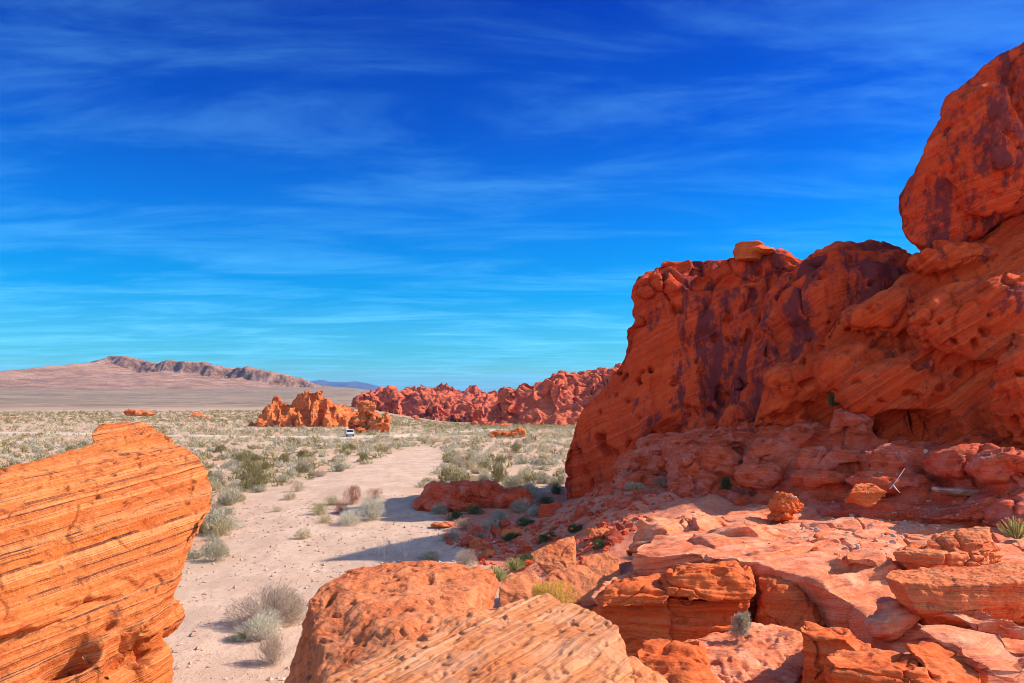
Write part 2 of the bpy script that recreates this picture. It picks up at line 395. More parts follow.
def ground_mat():
    t = NT('desert_ground'); o = t.tc.outputs['Object']; z = t.sep(t.attr('zone'))
    n1 = t.noise(o, 0.25, 6, 0.6); n2 = t.noise(o, 2.5, 6, 0.7); n3 = t.noise(o, 14, 5, 0.7)
    soil = t.mix(t.rng(n1, 0.35, 0.65), (0.47, 0.30, 0.185), (0.56, 0.36, 0.23))
    soil = t.mix(t.rng(t.noise(o, 0.06, 4), 0.52, 0.62, 0, 0.7), soil, (0.52, 0.25, 0.13))
    wash = t.mix(t.rng(n1, 0.3, 0.7), (0.52, 0.325, 0.21), (0.62, 0.41, 0.28))
    wash = t.mix(t.rng(t.noise(t.mapping((0.5, 0.16, 1), (0, 0, 0.35)), 1.6, 7, 0.62), 0.45, 0.62, 0, 0.55), wash, (0.42, 0.26, 0.175))
    wash = t.mix(t.rng(n2, 0.5, 0.72, 0, 0.35), wash, (0.36, 0.25, 0.20))
    wash = t.mix(t.rng(n3, 0.55, 0.75, 0, 0.4), wash, (0.66, 0.50, 0.40))
    red = t.mix(t.rng(n2, 0.35, 0.65), (0.54, 0.14, 0.065), (0.62, 0.22, 0.12))
    fs = t.noise(t.mapping((0.012, 0.0022, 1)), 1.0, 6, 0.6); fb = t.noise(o, 0.006, 5, 0.6)
    fan = t.mix(t.rng(fs, 0.35, 0.65), (0.165, 0.112, 0.066), (0.275, 0.188, 0.115))
    fan = t.mix(t.rng(fb, 0.5, 0.66, 0, 0.7), fan, (0.32, 0.20, 0.15))
    fsp = t.voro(t.mapping((1, 0.45, 1)), 0.16)
    fan = t.mix(t.rng(t.noise(t.mapping((0.05, 0.004, 1), (0, 0, 0.25)), 1.0, 6, 0.7), 0.5, 0.62, 0, 0.6), fan, (0.38, 0.245, 0.16))
    fan = t.mix(t.rng(fsp, 0.15, 0.4, 0.55, 0), fan, (0.13, 0.10, 0.075))
    c = t.mix(z[2], soil, fan); c = t.mix(z[0], c, wash)
    rm = t.rng(t.math('ADD', z[1], t.math('MULTIPLY', t.math('SUBTRACT', n2, 0.5), 0.6)), 0.3, 0.6)
    c = t.mix(rm, c, red)
    rip = t.noise(t.mapping((1, 0.35, 1), (0, 0, 0.5)), 3.5, 5, 0.65)
    c = t.mix(t.math('MULTIPLY', z[0], t.rng(rip, 0.5, 0.66, 0, 0.5)), c, (0.40, 0.245, 0.165))
    peb = t.voro(o, 9)
    c = t.mix(t.rng(peb, 0.1, 0.3, 0.35, 0), c, t.mix(t.noise(o, 5, 2), (0.34, 0.22, 0.17), (0.72, 0.56, 0.46)))
    nb = t.bump(t.math('ADD', n2, t.math('MULTIPLY', t.rng(peb, 0.05, 0.4, 1, 0), 0.35)), 0.5, 0.12)
    nb = t.bump(t.math('ADD', n3, t.math('MULTIPLY', rip, 1.5)), 0.5, 0.05, nb)
    return t.finish(c, nb)
GROUND = ground_mat()
build_ground()

# ------------------------------------------------------------------ rock builder
def hull(pts):
    bm = bmesh.new()
    for p in pts: bm.verts.new(p)
    r = bmesh.ops.convex_hull(bm, input=bm.verts)
    bmesh.ops.delete(bm, geom=[g for g in r['geom_interior'] if isinstance(g, bmesh.types.BMVert)], context='VERTS')
    bm.verts.index_update()
    V = [v.co.copy() for v in bm.verts]; F = [[v.index for v in f.verts] for f in bm.faces]
    bm.free(); return V, F
def prism(front, off):
    """front = ring of 3-D points; off = vector (or per-vertex vectors) to the back ring"""
    front = [np.array(p, float) for p in front]
    offs = [np.array(off, float)] * len(front) if np.ndim(off) == 1 else [np.array(o, float) for o in off]
    n = len(front); V = front + [f + o for f, o in zip(front, offs)]
    F = [list(range(n)), list(range(2 * n - 1, n - 1, -1))]
    for i in range(n):
        j = (i + 1) % n; F.append([j, i, n + i, n + j])
    return [Vector(v) for v in V], F
def lump(c, r, seed, n=14, rot=0.0, box=0.5, tilt=0.0):
    """angular boulder hull: n points on a superellipsoid"""
    q = np.random.RandomState(seed); d = q.normal(size=(n, 3)); d /= np.linalg.norm(d, axis=1)[:, None]
    d = d / (np.max(np.abs(d), axis=1) ** box)[:, None]
    p = d * np.array(r)
    ct, st = math.cos(tilt), math.sin(tilt); p = np.stack([p[:, 0] * ct - p[:, 2] * st, p[:, 1], p[:, 0] * st + p[:, 2] * ct], 1)
    c_, s_ = math.cos(rot), math.sin(rot)
    p = np.stack([p[:, 0] * c_ - p[:, 1] * s_, p[:, 0] * s_ + p[:, 1] * c_, p[:, 2]], 1)
    return hull([Vector(x) for x in p + np.array(c)])

def shape(pieces, vox, smooth_it=4, seed=0, amps=((0.3, 2.0), (0.1, 0.6)), strata=None, cracks=None, pits=None, dents=(),
          vert=1.0, warp=None, ridge=None, blocks=None):
    bm = bmesh.new()
    for V, F in pieces:
        vs = [bm.verts.new(v) for v in V]
        fs = []
        for f in F:
            try: fs.append(bm.faces.new([vs[i] for i in f]))
            except ValueError: pass
    bmesh.ops.triangulate(bm, faces=bm.faces[:])
    # each closed piece gets outward normals
    bmesh.ops.recalc_face_normals(bm, faces=bm.faces[:])
    me = bpy.data.meshes.new('tmp'); bm.to_mesh(me); bm.free()
    o = bpy.data.objects.new('tmp', me); COL.objects.link(o)
    m = o.modifiers.new('r', 'REMESH'); m.mode = 'VOXEL'; m.voxel_size = vox
    if smooth_it:
        s = o.modifiers.new('s', 'SMOOTH'); s.factor = 0.5; s.iterations = smooth_it
    dg = bpy.context.evaluated_depsgraph_get(); dg.update()
    nm = bpy.data.meshes.new_from_object(o.evaluated_get(dg))
    bpy.data.objects.remove(o); bpy.data.meshes.remove(me)
    n = len(nm.vertices); co = np.empty(n * 3, np.float32); nm.vertices.foreach_get('co', co); co = co.reshape(-1, 3).astype(float)
    def normals():
        a = np.empty(n * 3, np.float32); nm.vertex_normals.foreach_get('vector', a); return a.reshape(-1, 3).astype(float)
    def put(c):
        nm.vertices.foreach_set('co', c.astype(np.float32).ravel()); nm.update()
    vs = np.array([1, 1, vert])
    if warp:
        a, L = warp; q = co * vs / L
        co = co + a * np.stack([fbm(q, 2, seed + 50), fbm(q, 2, seed + 60), 0.6 * fbm(q, 2, seed + 70)], 1); put(co)
    N = normals(); d = np.zeros(n)
    for k, (a, L) in enumerate(amps): d += a * fbm(co * vs / L, 3, seed + k * 5)
    if ridge:
        a, L, vz = ridge; d += a * ridged(co * [1, 1, vz] / L, 3, seed + 31)
    if blocks:
        a, L, w = blocks
        L = np.array(L, float) * np.ones(3); q = co / L + 0.35 * np.stack([fbm(co / L, 2, seed + 81), fbm(co / L, 2, seed + 82), fbm(co / L, 2, seed + 83)], 1)
        f1, f2, idc = worley(q, seed + 80)
        d += a * (idc - 0.5) * smooth(0, w * 2.5, f2 - f1) - a * 0.9 * np.exp(-((f2 - f1) / w) ** 2)
    if strata:
        dirv, a, t, wv = strata
        dirv = np.array(dirv, float); dirv /= np.linalg.norm(dirv)
        s_ = co @ dirv + wv * fbm(co / (t * 9), 3, seed + 40) + 0.25 * t * fbm(co / (t * 2), 2, seed + 45)
        mask = 0.3 + 0.7 * smooth(-0.25, 0.35, fbm(co / (t * 7), 2, seed + 48))
        for kk, (tt, aa) in enumerate(((t, a), (t * 0.37, a * 0.5))):
            k = np.floor(s_ / tt).astype(np.int64); f = s_ / tt - k
            h0 = hash1(k, seed + kk); h1 = hash1(k + 1, seed + kk)
            lev = h0 + (h1 - h0) * smooth(min(0.72, 1 - 2.5 * vox / tt), 1.0, f)
            gw = max(0.075, 1.3 * vox / tt); groove = np.exp(-((np.minimum(f, 1 - f)) / gw) ** 2) * (0.3 + 0.7 * hash1(np.round(s_ / tt).astype(np.int64), seed + 9))
            d += mask * aa * ((lev - 0.5) * 1.2 - 0.8 * groove)
    if cracks:
        a, L, w = cracks
        f1, f2, _ = worley(co / np.array(L) + 0.5 * np.stack([fbm(co / np.mean(L), 2, seed + 91)] * 3, 1), seed + 90)
        d -= a * np.exp(-((f2 - f1) / w) ** 2) * smooth(0.05, 0.35, fbm(co / (2.2 * np.mean(L)), 2, seed + 93))
    if pits:
        a, L, th = pits
        d -= a * smooth(th, th + 0.22, fbm(co / L, 2, seed + 95))
    flat = 1.0
    co = co + N * d[:, None]
    for c, r, dep in dents:
        c = np.array(c); rr = np.array(r) if np.ndim(r) else np.array([r, r, r])
        q = np.linalg.norm((co - c) / rr, axis=1)
        co = co - N * (dep * (1 - smooth(0.35, 1.0, q + 0.15 * fbm(co / np.mean(rr), 2, seed + 99))))[:, None]
    put(co)
    nm.polygons.foreach_set('use_smooth', np.ones(len(nm.polygons), bool))
    return nm
def rock(name, label, mat, pieces, vox, cat='rock', group=None, kind=None, **kw):
    me = shape(pieces, vox, **kw)
    n = len(me.vertices); co = np.empty(n * 3, np.float32); me.vertices.foreach_get('co', co); co = co.reshape(-1, 3)
    base = np.array([(co[:, 0].min() + co[:, 0].max()) / 2, (co[:, 1].min() + co[:, 1].max()) / 2, co[:, 2].min()])
    me.vertices.foreach_set('co', (co - base).astype(np.float32).ravel()); me.update()
    me.materials.clear(); me.materials.append(mat); me.name = name
    o = link(name, me, loc=base); tag(o, label, cat, group, kind)
    return o
def PP(lst, d=None): return [P(*t) for t in lst]

# ------------------------------------------------------------------ far hills
def ridge_mesh(name, label, sky, D, depth, mat, seed, rough, step_u=1.2, nd=46, base_v=None, foot=-30, kind='structure', cat='mountain', gul=0.0, L=60.):
    """a mountain range with its own depth: crest heights along bearings, falling to the plain before and behind"""
    us = np.arange(sky[0][0], sky[-1][0] + step_u, step_u); cv = np.interp(us, [s[0] for s in sky], [s[1] for s in sky])
    t = np.linspace(-1, 1, nd)
    U, T = np.meshgrid(us, t, indexing='ij')
    Dd = D + T * depth
    x = (U - 512) / FP * D * (1 + 0 * T) + 0.0; y = Dd
    crest = H + (HV - cv) / FP * D
    p = np.stack([x.ravel(), y.ravel(), 0 * x.ravel()], 1)
    prof = np.where(T < 0, smooth(-1, 0, T) ** 1.1, 1 - smooth(0, 1, T))
    ft = foot if np.ndim(foot) == 0 else np.interp(us, [f[0] for f in foot], [H + (HV - f[1]) / FP * (D - depth) for f in foot])[:, None]
    z = ft + (crest[:, None] - ft) * prof
    r = ridged(p / L, 4, seed).reshape(x.shape); f = fbm(p / (L * 0.4), 4, seed + 3).reshape(x.shape)
    env = 1 - np.abs(T) ** 2
    z = z + rough * env * (r - 0.45) * np.clip(np.abs(T) * 3 + 0.15, 0, 1) + rough * 0.35 * f * env
    ns = len(t)
    V = np.stack([x.ravel(), y.ravel(), z.ravel()], 1)
    I, J = np.meshgrid(np.arange(len(us) - 1), np.arange(ns - 1), indexing='ij')
    Q = np.stack([I * ns + J, (I + 1) * ns + J, (I + 1) * ns + J + 1, I * ns + J + 1], -1).reshape(-1, 4)
    me = mesh_arrays(name, V, Q, mat)
    o = link(name, me); tag(o, label, cat, kind=kind); return o

def mountain_mat():
    t = NT('brown_mountain'); o = t.tc.outputs['Object']
    n = t.noise(t.mapping((0.02, 0.008, 0.02)), 1, 7, 0.65); n2 = t.noise(o, 0.05, 6, 0.7)
    c = t.mix(t.rng(n, 0.35, 0.65), (0.22, 0.115, 0.075), (0.37, 0.205, 0.13))
    geo = t.N.new('ShaderNodeNewGeometry'); nz = t.N.new('ShaderNodeSeparateXYZ'); t.put(nz.inputs[0], geo.outputs['True Normal'])
    steep = t.rng(nz.outputs[2], 0.86, 0.68)          # bare rock where the slope is too steep to hold scree
    rockc = t.mix(t.rng(n2, 0.4, 0.6), (0.13, 0.062, 0.038), (0.25, 0.125, 0.075))
    c = t.mix(steep, c, rockc)
    c = t.mix(t.rng(t.noise(o, 0.012, 5, 0.6), 0.55, 0.68, 0, 0.6), c, (0.42, 0.25, 0.19))
    return t.finish(c, t.bump(n2, 0.8, 12))
MOUNT = mountain_mat()
FARM = plain_mat('far_mountain_rock', (0.10, 0.085, 0.075), 1.0, 0.3, 0.002)
def build_mountain():
    # crest with a broken cliff band, its scree fan falling to the plain
    sky = [(-120, 388), (-60, 385), (0, 381), (40, 378), (85, 373), (97, 363), (112, 356), (130, 358), (148, 362), (160, 363.5), (172, 361), (188, 362), (200, 362), (215, 366), (232, 368), (250, 367), (266, 371), (282, 374), (300, 378), (312, 384), (330, 387), (345, 391), (365, 397), (390, 404), (410, 412)]
    D, step = 2700.0, 0.8
    us = np.arange(-120, 411, step); cv = np.interp(us, [s[0] for s in sky], [s[1] for s in sky])
    x0 = (us - 512) / FP
    p1 = np.stack([us * 0.09, 0 * us, 0 * us], 1)
    cv = cv - 1.2 * fbm(p1, 4, 4) - 0.9 * np.round(fbm(p1 * 2.3, 2, 8) * 2) / 2
    ts = np.concatenate([np.linspace(-1500, -160, 60), np.linspace(-150, 60, 60), np.linspace(80, 700, 16)])
    U, T = np.meshgrid(us, ts, indexing='ij')
    x = (U - 512) / FP * D + 0 * T; y = D + T
    crest = (H + (HV - cv) / FP * D)[:, None]
    basez = np.interp(np.hypot(x, y), _D, _ZL)
    band = 26.0 * smooth(92, 150, U) * (1 - smooth(300, 335, U)) + 4
    p = np.stack([x.ravel(), y.ravel(), 0 * x.ravel()], 1)
    f = fbm(p * 0.012, 4, 2).reshape(x.shape); r = ridged(p * [0.011, 0.003, 1], 4, 6).reshape(x.shape)
    off = 42 * f
    cliff = smooth(-75, -20, T + off)            # 0 below the cliff band, 1 above
    foot = crest - band * 1.0 - 6
    k = np.clip((T + 1500) / 1440, 0, 1) ** 1.7
    scree = basez - 4 + (foot - basez) * k + 9 * (r - 0.4) * np.clip(k * 3, 0, 1) * (1 - 0.6 * k)
    z = scree * (1 - cliff) + crest * cliff + (1 - smooth(-20, 40, T)) * cliff * f * 5
    z = np.where(T > 40, crest - (T - 40) * 0.35, z)
    V = np.stack([x.ravel(), y.ravel(), z.ravel()], 1); ns = len(ts)
    I, J = np.meshgrid(np.arange(len(us) - 1), np.arange(ns - 1), indexing='ij')
    Q = np.stack([I * ns + J, (I + 1) * ns + J, (I + 1) * ns + J + 1, I * ns + J + 1], -1).reshape(-1, 4)
    o = link('mountain', mesh_arrays('mountain', V, Q, MOUNT)); tag(o, 'long brown mountain with a broken cliff band along its crest', 'mountain', kind='structure')
build_mountain()
ridge_mesh('hills', 'faint blue mountain range on the horizon', [(300, 390), (312, 381), (322, 379.5), (332, 382), (345, 383), (356, 381), (366, 383), (380, 387), (400, 392)], 16000, 2500, FARM, 3, 60, 2.0, 24, foot=-60, L=900.)
ridge_mesh('hills', 'low purplish hills at the far left of the horizon', [(-160, 379), (-60, 374), (0, 371.5), (12, 370.5), (25, 373.5), (36, 372.5), (48, 374), (62, 376), (90, 380), (120, 386)], 13000, 2000, FARM, 5, 50, 2.0, 24, foot=-60, L=700.)

def build_haze():
    bm = bmesh.new(); bmesh.ops.create_cube(bm, size=1)
    for v in bm.verts: v.co = Vector((v.co.x * 39600, v.co.y * 39600, (-75 if v.co.z < 0 else 460)))
    me = bpy.data.meshes.new('haze'); bm.to_mesh(me); bm.free()
    m = bpy.data.materials.new('thin_desert_air'); m.use_nodes = True; t = m.node_tree; t.nodes.clear()
    out = t.nodes.new('ShaderNodeOutputMaterial'); pv = t.nodes.new('ShaderNodeVolumePrincipled')
    pv.inputs['Color'].default_value = (0.14, 0.45, 1.0, 1); pv.inputs['Density'].default_value = 3.0e-5; pv.inputs['Anisotropy'].default_value = 0.0
    t.links.new(pv.outputs[0], out.inputs['Volume']); me.materials.append(m)
    tag(link('haze', me), 'thin blue air that fades the far mountains', 'haze', kind='stuff')
build_haze()

# ------------------------------------------------------------------ far red ridges and mid outcrops
def ridge_rock(name, label, outline, back, vox, mat, seed, **kw):
    return rock(name, label, mat, [prism([P(*q) for q in outline], back)], vox, **kw, seed=seed)
rock('red_ridge', 'long low red ridge of broken rock behind the outcrop', FARRED,
     [prism(PP([(340, 432, 760), (352, 394, 780), (362, 389, 790), (385, 388, 790), (402, 387, 790), (420, 390, 780), (440, 391, 770), (470, 395, 760), (500, 398, 750), (540, 402, 740), (545, 440, 700), (440, 425, 700)]), (30, 120, 0)),
      *[lump(P(u, v, D), (rx, rx, rz), 100 + i, 10, i, 0.6) for i, (u, v, D, rx, rz) in enumerate([(372, 406, 745, 14, 14), (395, 410, 735, 12, 17), (437, 412, 730, 14, 14), (475, 412, 720, 14, 12)])]],
     0.95, cat='ridge', seed=14, smooth_it=1, amps=((3, 34), (2.2, 10), (1.4, 3.5)), vert=0.55, ridge=(-8.5, 26, 0.16), cracks=(5, (14, 14, 40), 0.05), pits=(3, 12, 0.25))
rock('red_ridge', 'high red ridge with purple shaded buttresses beside the big cliff', FARRED,
     [prism(PP([(486, 445, 560), (490, 401, 580), (497, 391, 590), (510, 383, 600), (530, 378, 600), (550, 373, 600), (565, 368.5, 600), (580, 370, 600), (600, 367, 600), (625, 365, 600), (680, 368, 590), (690, 450, 520), (600, 445, 520), (545, 440, 525)]), (30, 110, 0)),
      prism(PP([(470, 445, 500), (500, 424, 540), (545, 414, 545), (600, 409, 545), (650, 412, 545), (650, 450, 480), (560, 446, 480)]), (5, 60, -5)),
      *[lump(P(u, v, D), (rx, rx * 1.2, rz), 200 + i, 10, i, 0.6) for i, (u, v, D, rx, rz) in enumerate([(507, 404, 575, 7, 14), (552, 397, 572, 8, 17), (600, 394, 566, 9, 18)])]],
     0.75, cat='ridge', seed=23, smooth_it=1, amps=((2, 26), (1.6, 8), (1.0, 2.6)), vert=0.5, ridge=(-7.5, 22, 0.14), cracks=(4.5, (12, 12, 36), 0.05), pits=(2.5, 10, 0.25))

def lumps(lst, seed, n=15, box=0.45):
    return [lump(P(u, v, D), r, seed + i, n, i * 1.3, box) for i, (u, v, D, r) in enumerate(lst)]
def spires(lst, seed):
    """leaning tapered blocks: (u, v of the tip, v of the foot, D, half width)"""
    out = []
    for i, (u, v, vf, D, w) in enumerate(lst):
        q = np.random.RandomState(seed + i); t = P(u, v, D); f = P(u + q.uniform(-2, 6), vf, D - 3); pts = []
        for k in range(6):
            a = k * math.pi / 3 + q.uniform(-.4, .4); e = np.array([math.cos(a), math.sin(a), 0])
            pts.append(f + e * w * q.uniform(.9, 1.5)); pts.append((t * .6 + f * .4) + e * w * q.uniform(.85, 1.2))
            pts.append(t + e * w * q.uniform(.35, .85) - [0, 0, q.uniform(0, .5) * w])
        out.append(hull([Vector(p) for p in pts]))
    return out
rock('rock_outcrop', 'jagged orange rock outcrop standing alone on the bushy flat', MIDRED,
     [prism(PP([(244, 432, 300), (256, 419, 302), (272, 412, 304), (290, 411, 305), (304, 405, 306), (318, 405, 306), (330, 412, 304), (345, 419, 302), (352, 433, 296), (300, 434, 294)]), (6, 22, 0)),
      *spires([(277, 395, 428, 302, 3.0), (269, 403, 428, 300, 3.0), (252, 421, 429, 299, 2.4), (287, 403, 430, 302, 2.6), (294, 398, 430, 303, 2.6), (300, 392, 430, 303, 3.2), (309, 388.5, 432, 302, 2.6), (318, 389, 432, 302, 2.8), (326, 396, 432, 300, 2.6), (336, 404, 432, 299, 2.6), (290, 405, 430, 298, 2.6), (262, 414, 428, 298, 2.6), (313, 400, 434, 296, 2.6), (328, 410, 434, 294, 2.4), (343, 413, 433, 297, 2.2), (282, 412, 431, 295, 2.2), (298, 409, 433, 294, 2.2)], 300)],
     0.33, seed=31, smooth_it=1, amps=((0.5, 6), (0.4, 1.8), (0.25, 0.8)), vert=0.6, ridge=(-1.3, 4.5, 0.3), pits=(0.8, 2.2, 0.25))
rock('rock_outcrop', 'round-headed orange rock stack at the right end of the jagged outcrop', MIDRED,
     [*lumps([(366, 411, 232, (2.8, 3.2, 3.4)), (363, 404, 233, (2.3, 2.3, 1.5)), (371, 407, 231, (1.7, 2.2, 1.8)), (374, 421, 229, (3.0, 4, 3.4)), (361, 425, 231, (3.4, 4, 3.0)), (386, 421, 227, (1.9, 2.4, 2.9)), (381, 428, 226, (3.6, 3.5, 2.2)), (354, 419, 235, (1.4, 2.5, 1.0)), (366, 431, 227, (5.2, 4, 1.6))], 330)],
     0.24, seed=37, smooth_it=1, amps=((0.4, 4), (0.28, 1.2), (0.17, 0.5)), vert=0.7, ridge=(-0.7, 2.6, 0.45), pits=(0.8, 1.3, 0.2))
for i, (lab, ls, vx) in enumerate([
    ('low orange rock hump left of centre on the flat below the mountain', [(134, 413, 470, (5.5, 5, 2.6)), (142, 413, 468, (5.5, 5, 2.2)), (150, 414, 466, (3.5, 4, 1.6))], 0.4),
    ('small pointed orange rock hump between the low hump and jagged outcrop', [(197, 416, 440, (3.6, 4, 2.2)), (203, 417.5, 438, (4.2, 4, 1.3)), (192, 417.5, 438, (3, 3, 1))], 0.35),
    ('pair of small orange rocks on the bushy flat below the high ridge', [(518, 433.5, 192, (2.2, 2, 1.5)), (508, 434.5, 193, (1.7, 2, 1.1)), (498, 434.5, 194, (2.0, 2, 1.2)), (492, 436, 193, (1.3, 1, .8))], 0.14)]):
    rock('rock_outcrop', lab, MIDRED, lumps(ls, 360 + 10 * i), vx, seed=41 + i, smooth_it=2, amps=((0.5 * vx / .3, 3), (0.25, 1)), strata=((0, 0.1, 1), 0.25, 0.7, 0.3), cracks=(0.4, (2, 2, 2), 0.12))
_sm = [(474, 423, 520), (482, 421, 530), (486, 424, 515), (492, 424, 515), (500, 426, 500), (506, 425, 505), (410, 419, 640), (418, 420, 630), (424, 423, 610), (406, 422, 620), (415, 417, 650)]
rocks_far = lumps([(u, v, D, (3.0 + (i % 3), 3, 1.6 + 0.4 * (i % 2))) for i, (u, v, D) in enumerate(_sm)], 400)
for i, pc in enumerate(rocks_far):
    rock('boulder', 'small red boulder scattered on the pink flat below the far ridges', FARRED, [pc], 0.5, cat='boulder', group='boulders below the far ridges', seed=60 + i, smooth_it=1, amps=((0.7, 3), (0.3, 1)))

# ------------------------------------------------------------------ the big cliff on the right
def ell(u, v, D, r, seed=1, rot=0.0):
    return lump(P(u, v, D), r, seed, 110, rot, 0.0)
def drum(u, v, D, rx, ry, h, seed, top=1.0):
    """squat rounded drum of rock whose upper rim centre is at (u, v)"""
    q = np.random.RandomState(seed); c = P(u, v, D); pts = []
    for k in range(16):
        a = k * math.pi / 8; j = q.uniform(.88, 1.1); e = np.array([math.cos(a) * rx * j, math.sin(a) * ry * j, 0])
        pts += [c + e * top * .86 + [0, 0, q.uniform(-.03, .03)], c + e - [0, 0, h * .3], c + e * q.uniform(.8, .95) - [0, 0, h]]
    return hull([Vector(p) for p in pts])
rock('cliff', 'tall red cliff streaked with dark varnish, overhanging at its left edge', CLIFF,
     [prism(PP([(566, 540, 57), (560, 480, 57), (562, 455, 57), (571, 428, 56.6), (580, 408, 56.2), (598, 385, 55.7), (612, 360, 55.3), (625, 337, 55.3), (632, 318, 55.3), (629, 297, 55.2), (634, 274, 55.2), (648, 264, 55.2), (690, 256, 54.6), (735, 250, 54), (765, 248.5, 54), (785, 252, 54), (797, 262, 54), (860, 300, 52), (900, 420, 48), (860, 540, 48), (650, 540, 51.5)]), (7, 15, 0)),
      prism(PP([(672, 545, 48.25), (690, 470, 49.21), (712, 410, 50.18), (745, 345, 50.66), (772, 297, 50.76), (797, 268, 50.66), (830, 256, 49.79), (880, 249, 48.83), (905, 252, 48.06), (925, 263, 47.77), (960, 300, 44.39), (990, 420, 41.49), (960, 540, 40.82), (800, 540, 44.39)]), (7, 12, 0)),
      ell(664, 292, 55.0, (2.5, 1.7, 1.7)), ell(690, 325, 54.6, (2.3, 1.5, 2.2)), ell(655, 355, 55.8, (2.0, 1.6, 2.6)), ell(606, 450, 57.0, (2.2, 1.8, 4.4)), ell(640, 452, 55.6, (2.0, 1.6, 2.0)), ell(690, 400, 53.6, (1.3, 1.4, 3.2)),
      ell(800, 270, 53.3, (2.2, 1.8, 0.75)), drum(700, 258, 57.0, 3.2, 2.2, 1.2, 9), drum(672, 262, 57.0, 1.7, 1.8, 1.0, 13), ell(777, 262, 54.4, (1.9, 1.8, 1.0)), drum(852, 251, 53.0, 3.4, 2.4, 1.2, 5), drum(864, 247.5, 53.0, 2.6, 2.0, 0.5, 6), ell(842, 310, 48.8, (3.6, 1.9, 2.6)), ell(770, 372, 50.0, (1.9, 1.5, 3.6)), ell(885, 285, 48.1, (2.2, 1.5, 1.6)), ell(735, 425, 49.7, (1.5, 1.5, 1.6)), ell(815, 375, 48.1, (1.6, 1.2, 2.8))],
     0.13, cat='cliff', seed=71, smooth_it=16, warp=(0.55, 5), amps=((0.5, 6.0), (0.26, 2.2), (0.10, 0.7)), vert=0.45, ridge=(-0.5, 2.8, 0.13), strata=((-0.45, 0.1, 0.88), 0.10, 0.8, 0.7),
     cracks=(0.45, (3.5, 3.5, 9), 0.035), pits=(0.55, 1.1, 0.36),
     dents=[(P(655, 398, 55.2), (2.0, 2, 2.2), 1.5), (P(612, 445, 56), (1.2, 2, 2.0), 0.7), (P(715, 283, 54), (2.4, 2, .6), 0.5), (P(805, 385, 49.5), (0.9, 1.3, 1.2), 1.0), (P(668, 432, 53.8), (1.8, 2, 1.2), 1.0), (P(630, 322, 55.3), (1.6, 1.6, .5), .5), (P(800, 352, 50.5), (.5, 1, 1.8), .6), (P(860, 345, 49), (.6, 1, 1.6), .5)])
rock('cap_rock', 'small flat round caprock perched on the crest of the big cliff', LEDGE,
     [drum(748, 247.5, 53.5, 1.0, 0.95, 0.9, 3), drum(749.5, 243, 53.5, 0.94, 0.95, 0.28, 4), ell(755, 252, 53.6, (1.5, 1.2, 0.35))],
     0.045, seed=77, smooth_it=4, amps=((0.06, 0.8), (0.03, 0.25)), strata=((0, 0, 1), 0.05, 0.2, 0.05))
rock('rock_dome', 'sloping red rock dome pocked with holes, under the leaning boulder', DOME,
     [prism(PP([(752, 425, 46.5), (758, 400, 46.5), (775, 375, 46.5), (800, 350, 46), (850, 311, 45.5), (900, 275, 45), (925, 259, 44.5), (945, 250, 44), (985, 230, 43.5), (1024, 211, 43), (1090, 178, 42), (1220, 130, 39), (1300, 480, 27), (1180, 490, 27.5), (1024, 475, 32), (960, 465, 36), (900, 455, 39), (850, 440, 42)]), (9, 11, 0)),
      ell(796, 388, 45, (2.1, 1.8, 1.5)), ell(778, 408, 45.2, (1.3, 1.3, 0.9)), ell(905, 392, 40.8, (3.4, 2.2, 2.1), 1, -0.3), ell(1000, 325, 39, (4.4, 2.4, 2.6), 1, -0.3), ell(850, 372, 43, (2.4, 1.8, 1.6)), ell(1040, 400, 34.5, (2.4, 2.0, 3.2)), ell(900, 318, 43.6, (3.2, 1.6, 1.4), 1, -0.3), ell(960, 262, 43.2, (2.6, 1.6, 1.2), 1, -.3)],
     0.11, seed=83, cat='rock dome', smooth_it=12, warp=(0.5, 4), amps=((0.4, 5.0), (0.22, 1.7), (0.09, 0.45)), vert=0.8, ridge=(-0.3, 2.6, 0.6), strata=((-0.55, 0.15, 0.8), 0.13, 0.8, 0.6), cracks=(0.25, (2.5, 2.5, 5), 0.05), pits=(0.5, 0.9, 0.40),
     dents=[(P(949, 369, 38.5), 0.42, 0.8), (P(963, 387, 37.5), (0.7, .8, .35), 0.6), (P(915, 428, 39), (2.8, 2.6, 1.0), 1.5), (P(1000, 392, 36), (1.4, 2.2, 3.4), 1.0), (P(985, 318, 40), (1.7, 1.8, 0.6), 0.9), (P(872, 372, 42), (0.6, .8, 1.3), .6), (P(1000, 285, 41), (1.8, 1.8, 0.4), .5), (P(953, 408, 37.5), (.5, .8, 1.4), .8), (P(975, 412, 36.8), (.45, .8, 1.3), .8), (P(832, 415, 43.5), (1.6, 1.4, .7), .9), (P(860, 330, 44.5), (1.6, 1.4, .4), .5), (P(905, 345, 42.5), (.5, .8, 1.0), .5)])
rock('unseen_rock_wall', 'unseen red rock wall past the right edge, placed to shade the slope and bench', DOME,  # out of view; added to cast shade over the slope and bench
     [hull([Vector(p) for p in [(26.5, 36.5, 1), (26.5, 36.8, 13), (30, 40.3, 18), (34, 43.8, 26), (40, 44.0, 30), (47, 44.0, 30), (47, 56.0, 28), (36, 53.0, 26), (28.5, 49.0, 18), (46, 39.0, 1), (40, 54.0, 1), (28, 46.0, 1)]])],
     0.3, seed=84, cat='unseen rock wall', smooth_it=4, amps=((0.5, 5), (0.2, 1.5)), strata=((-0.2, 0.1, 0.95), 0.15, 0.8, 0.5))
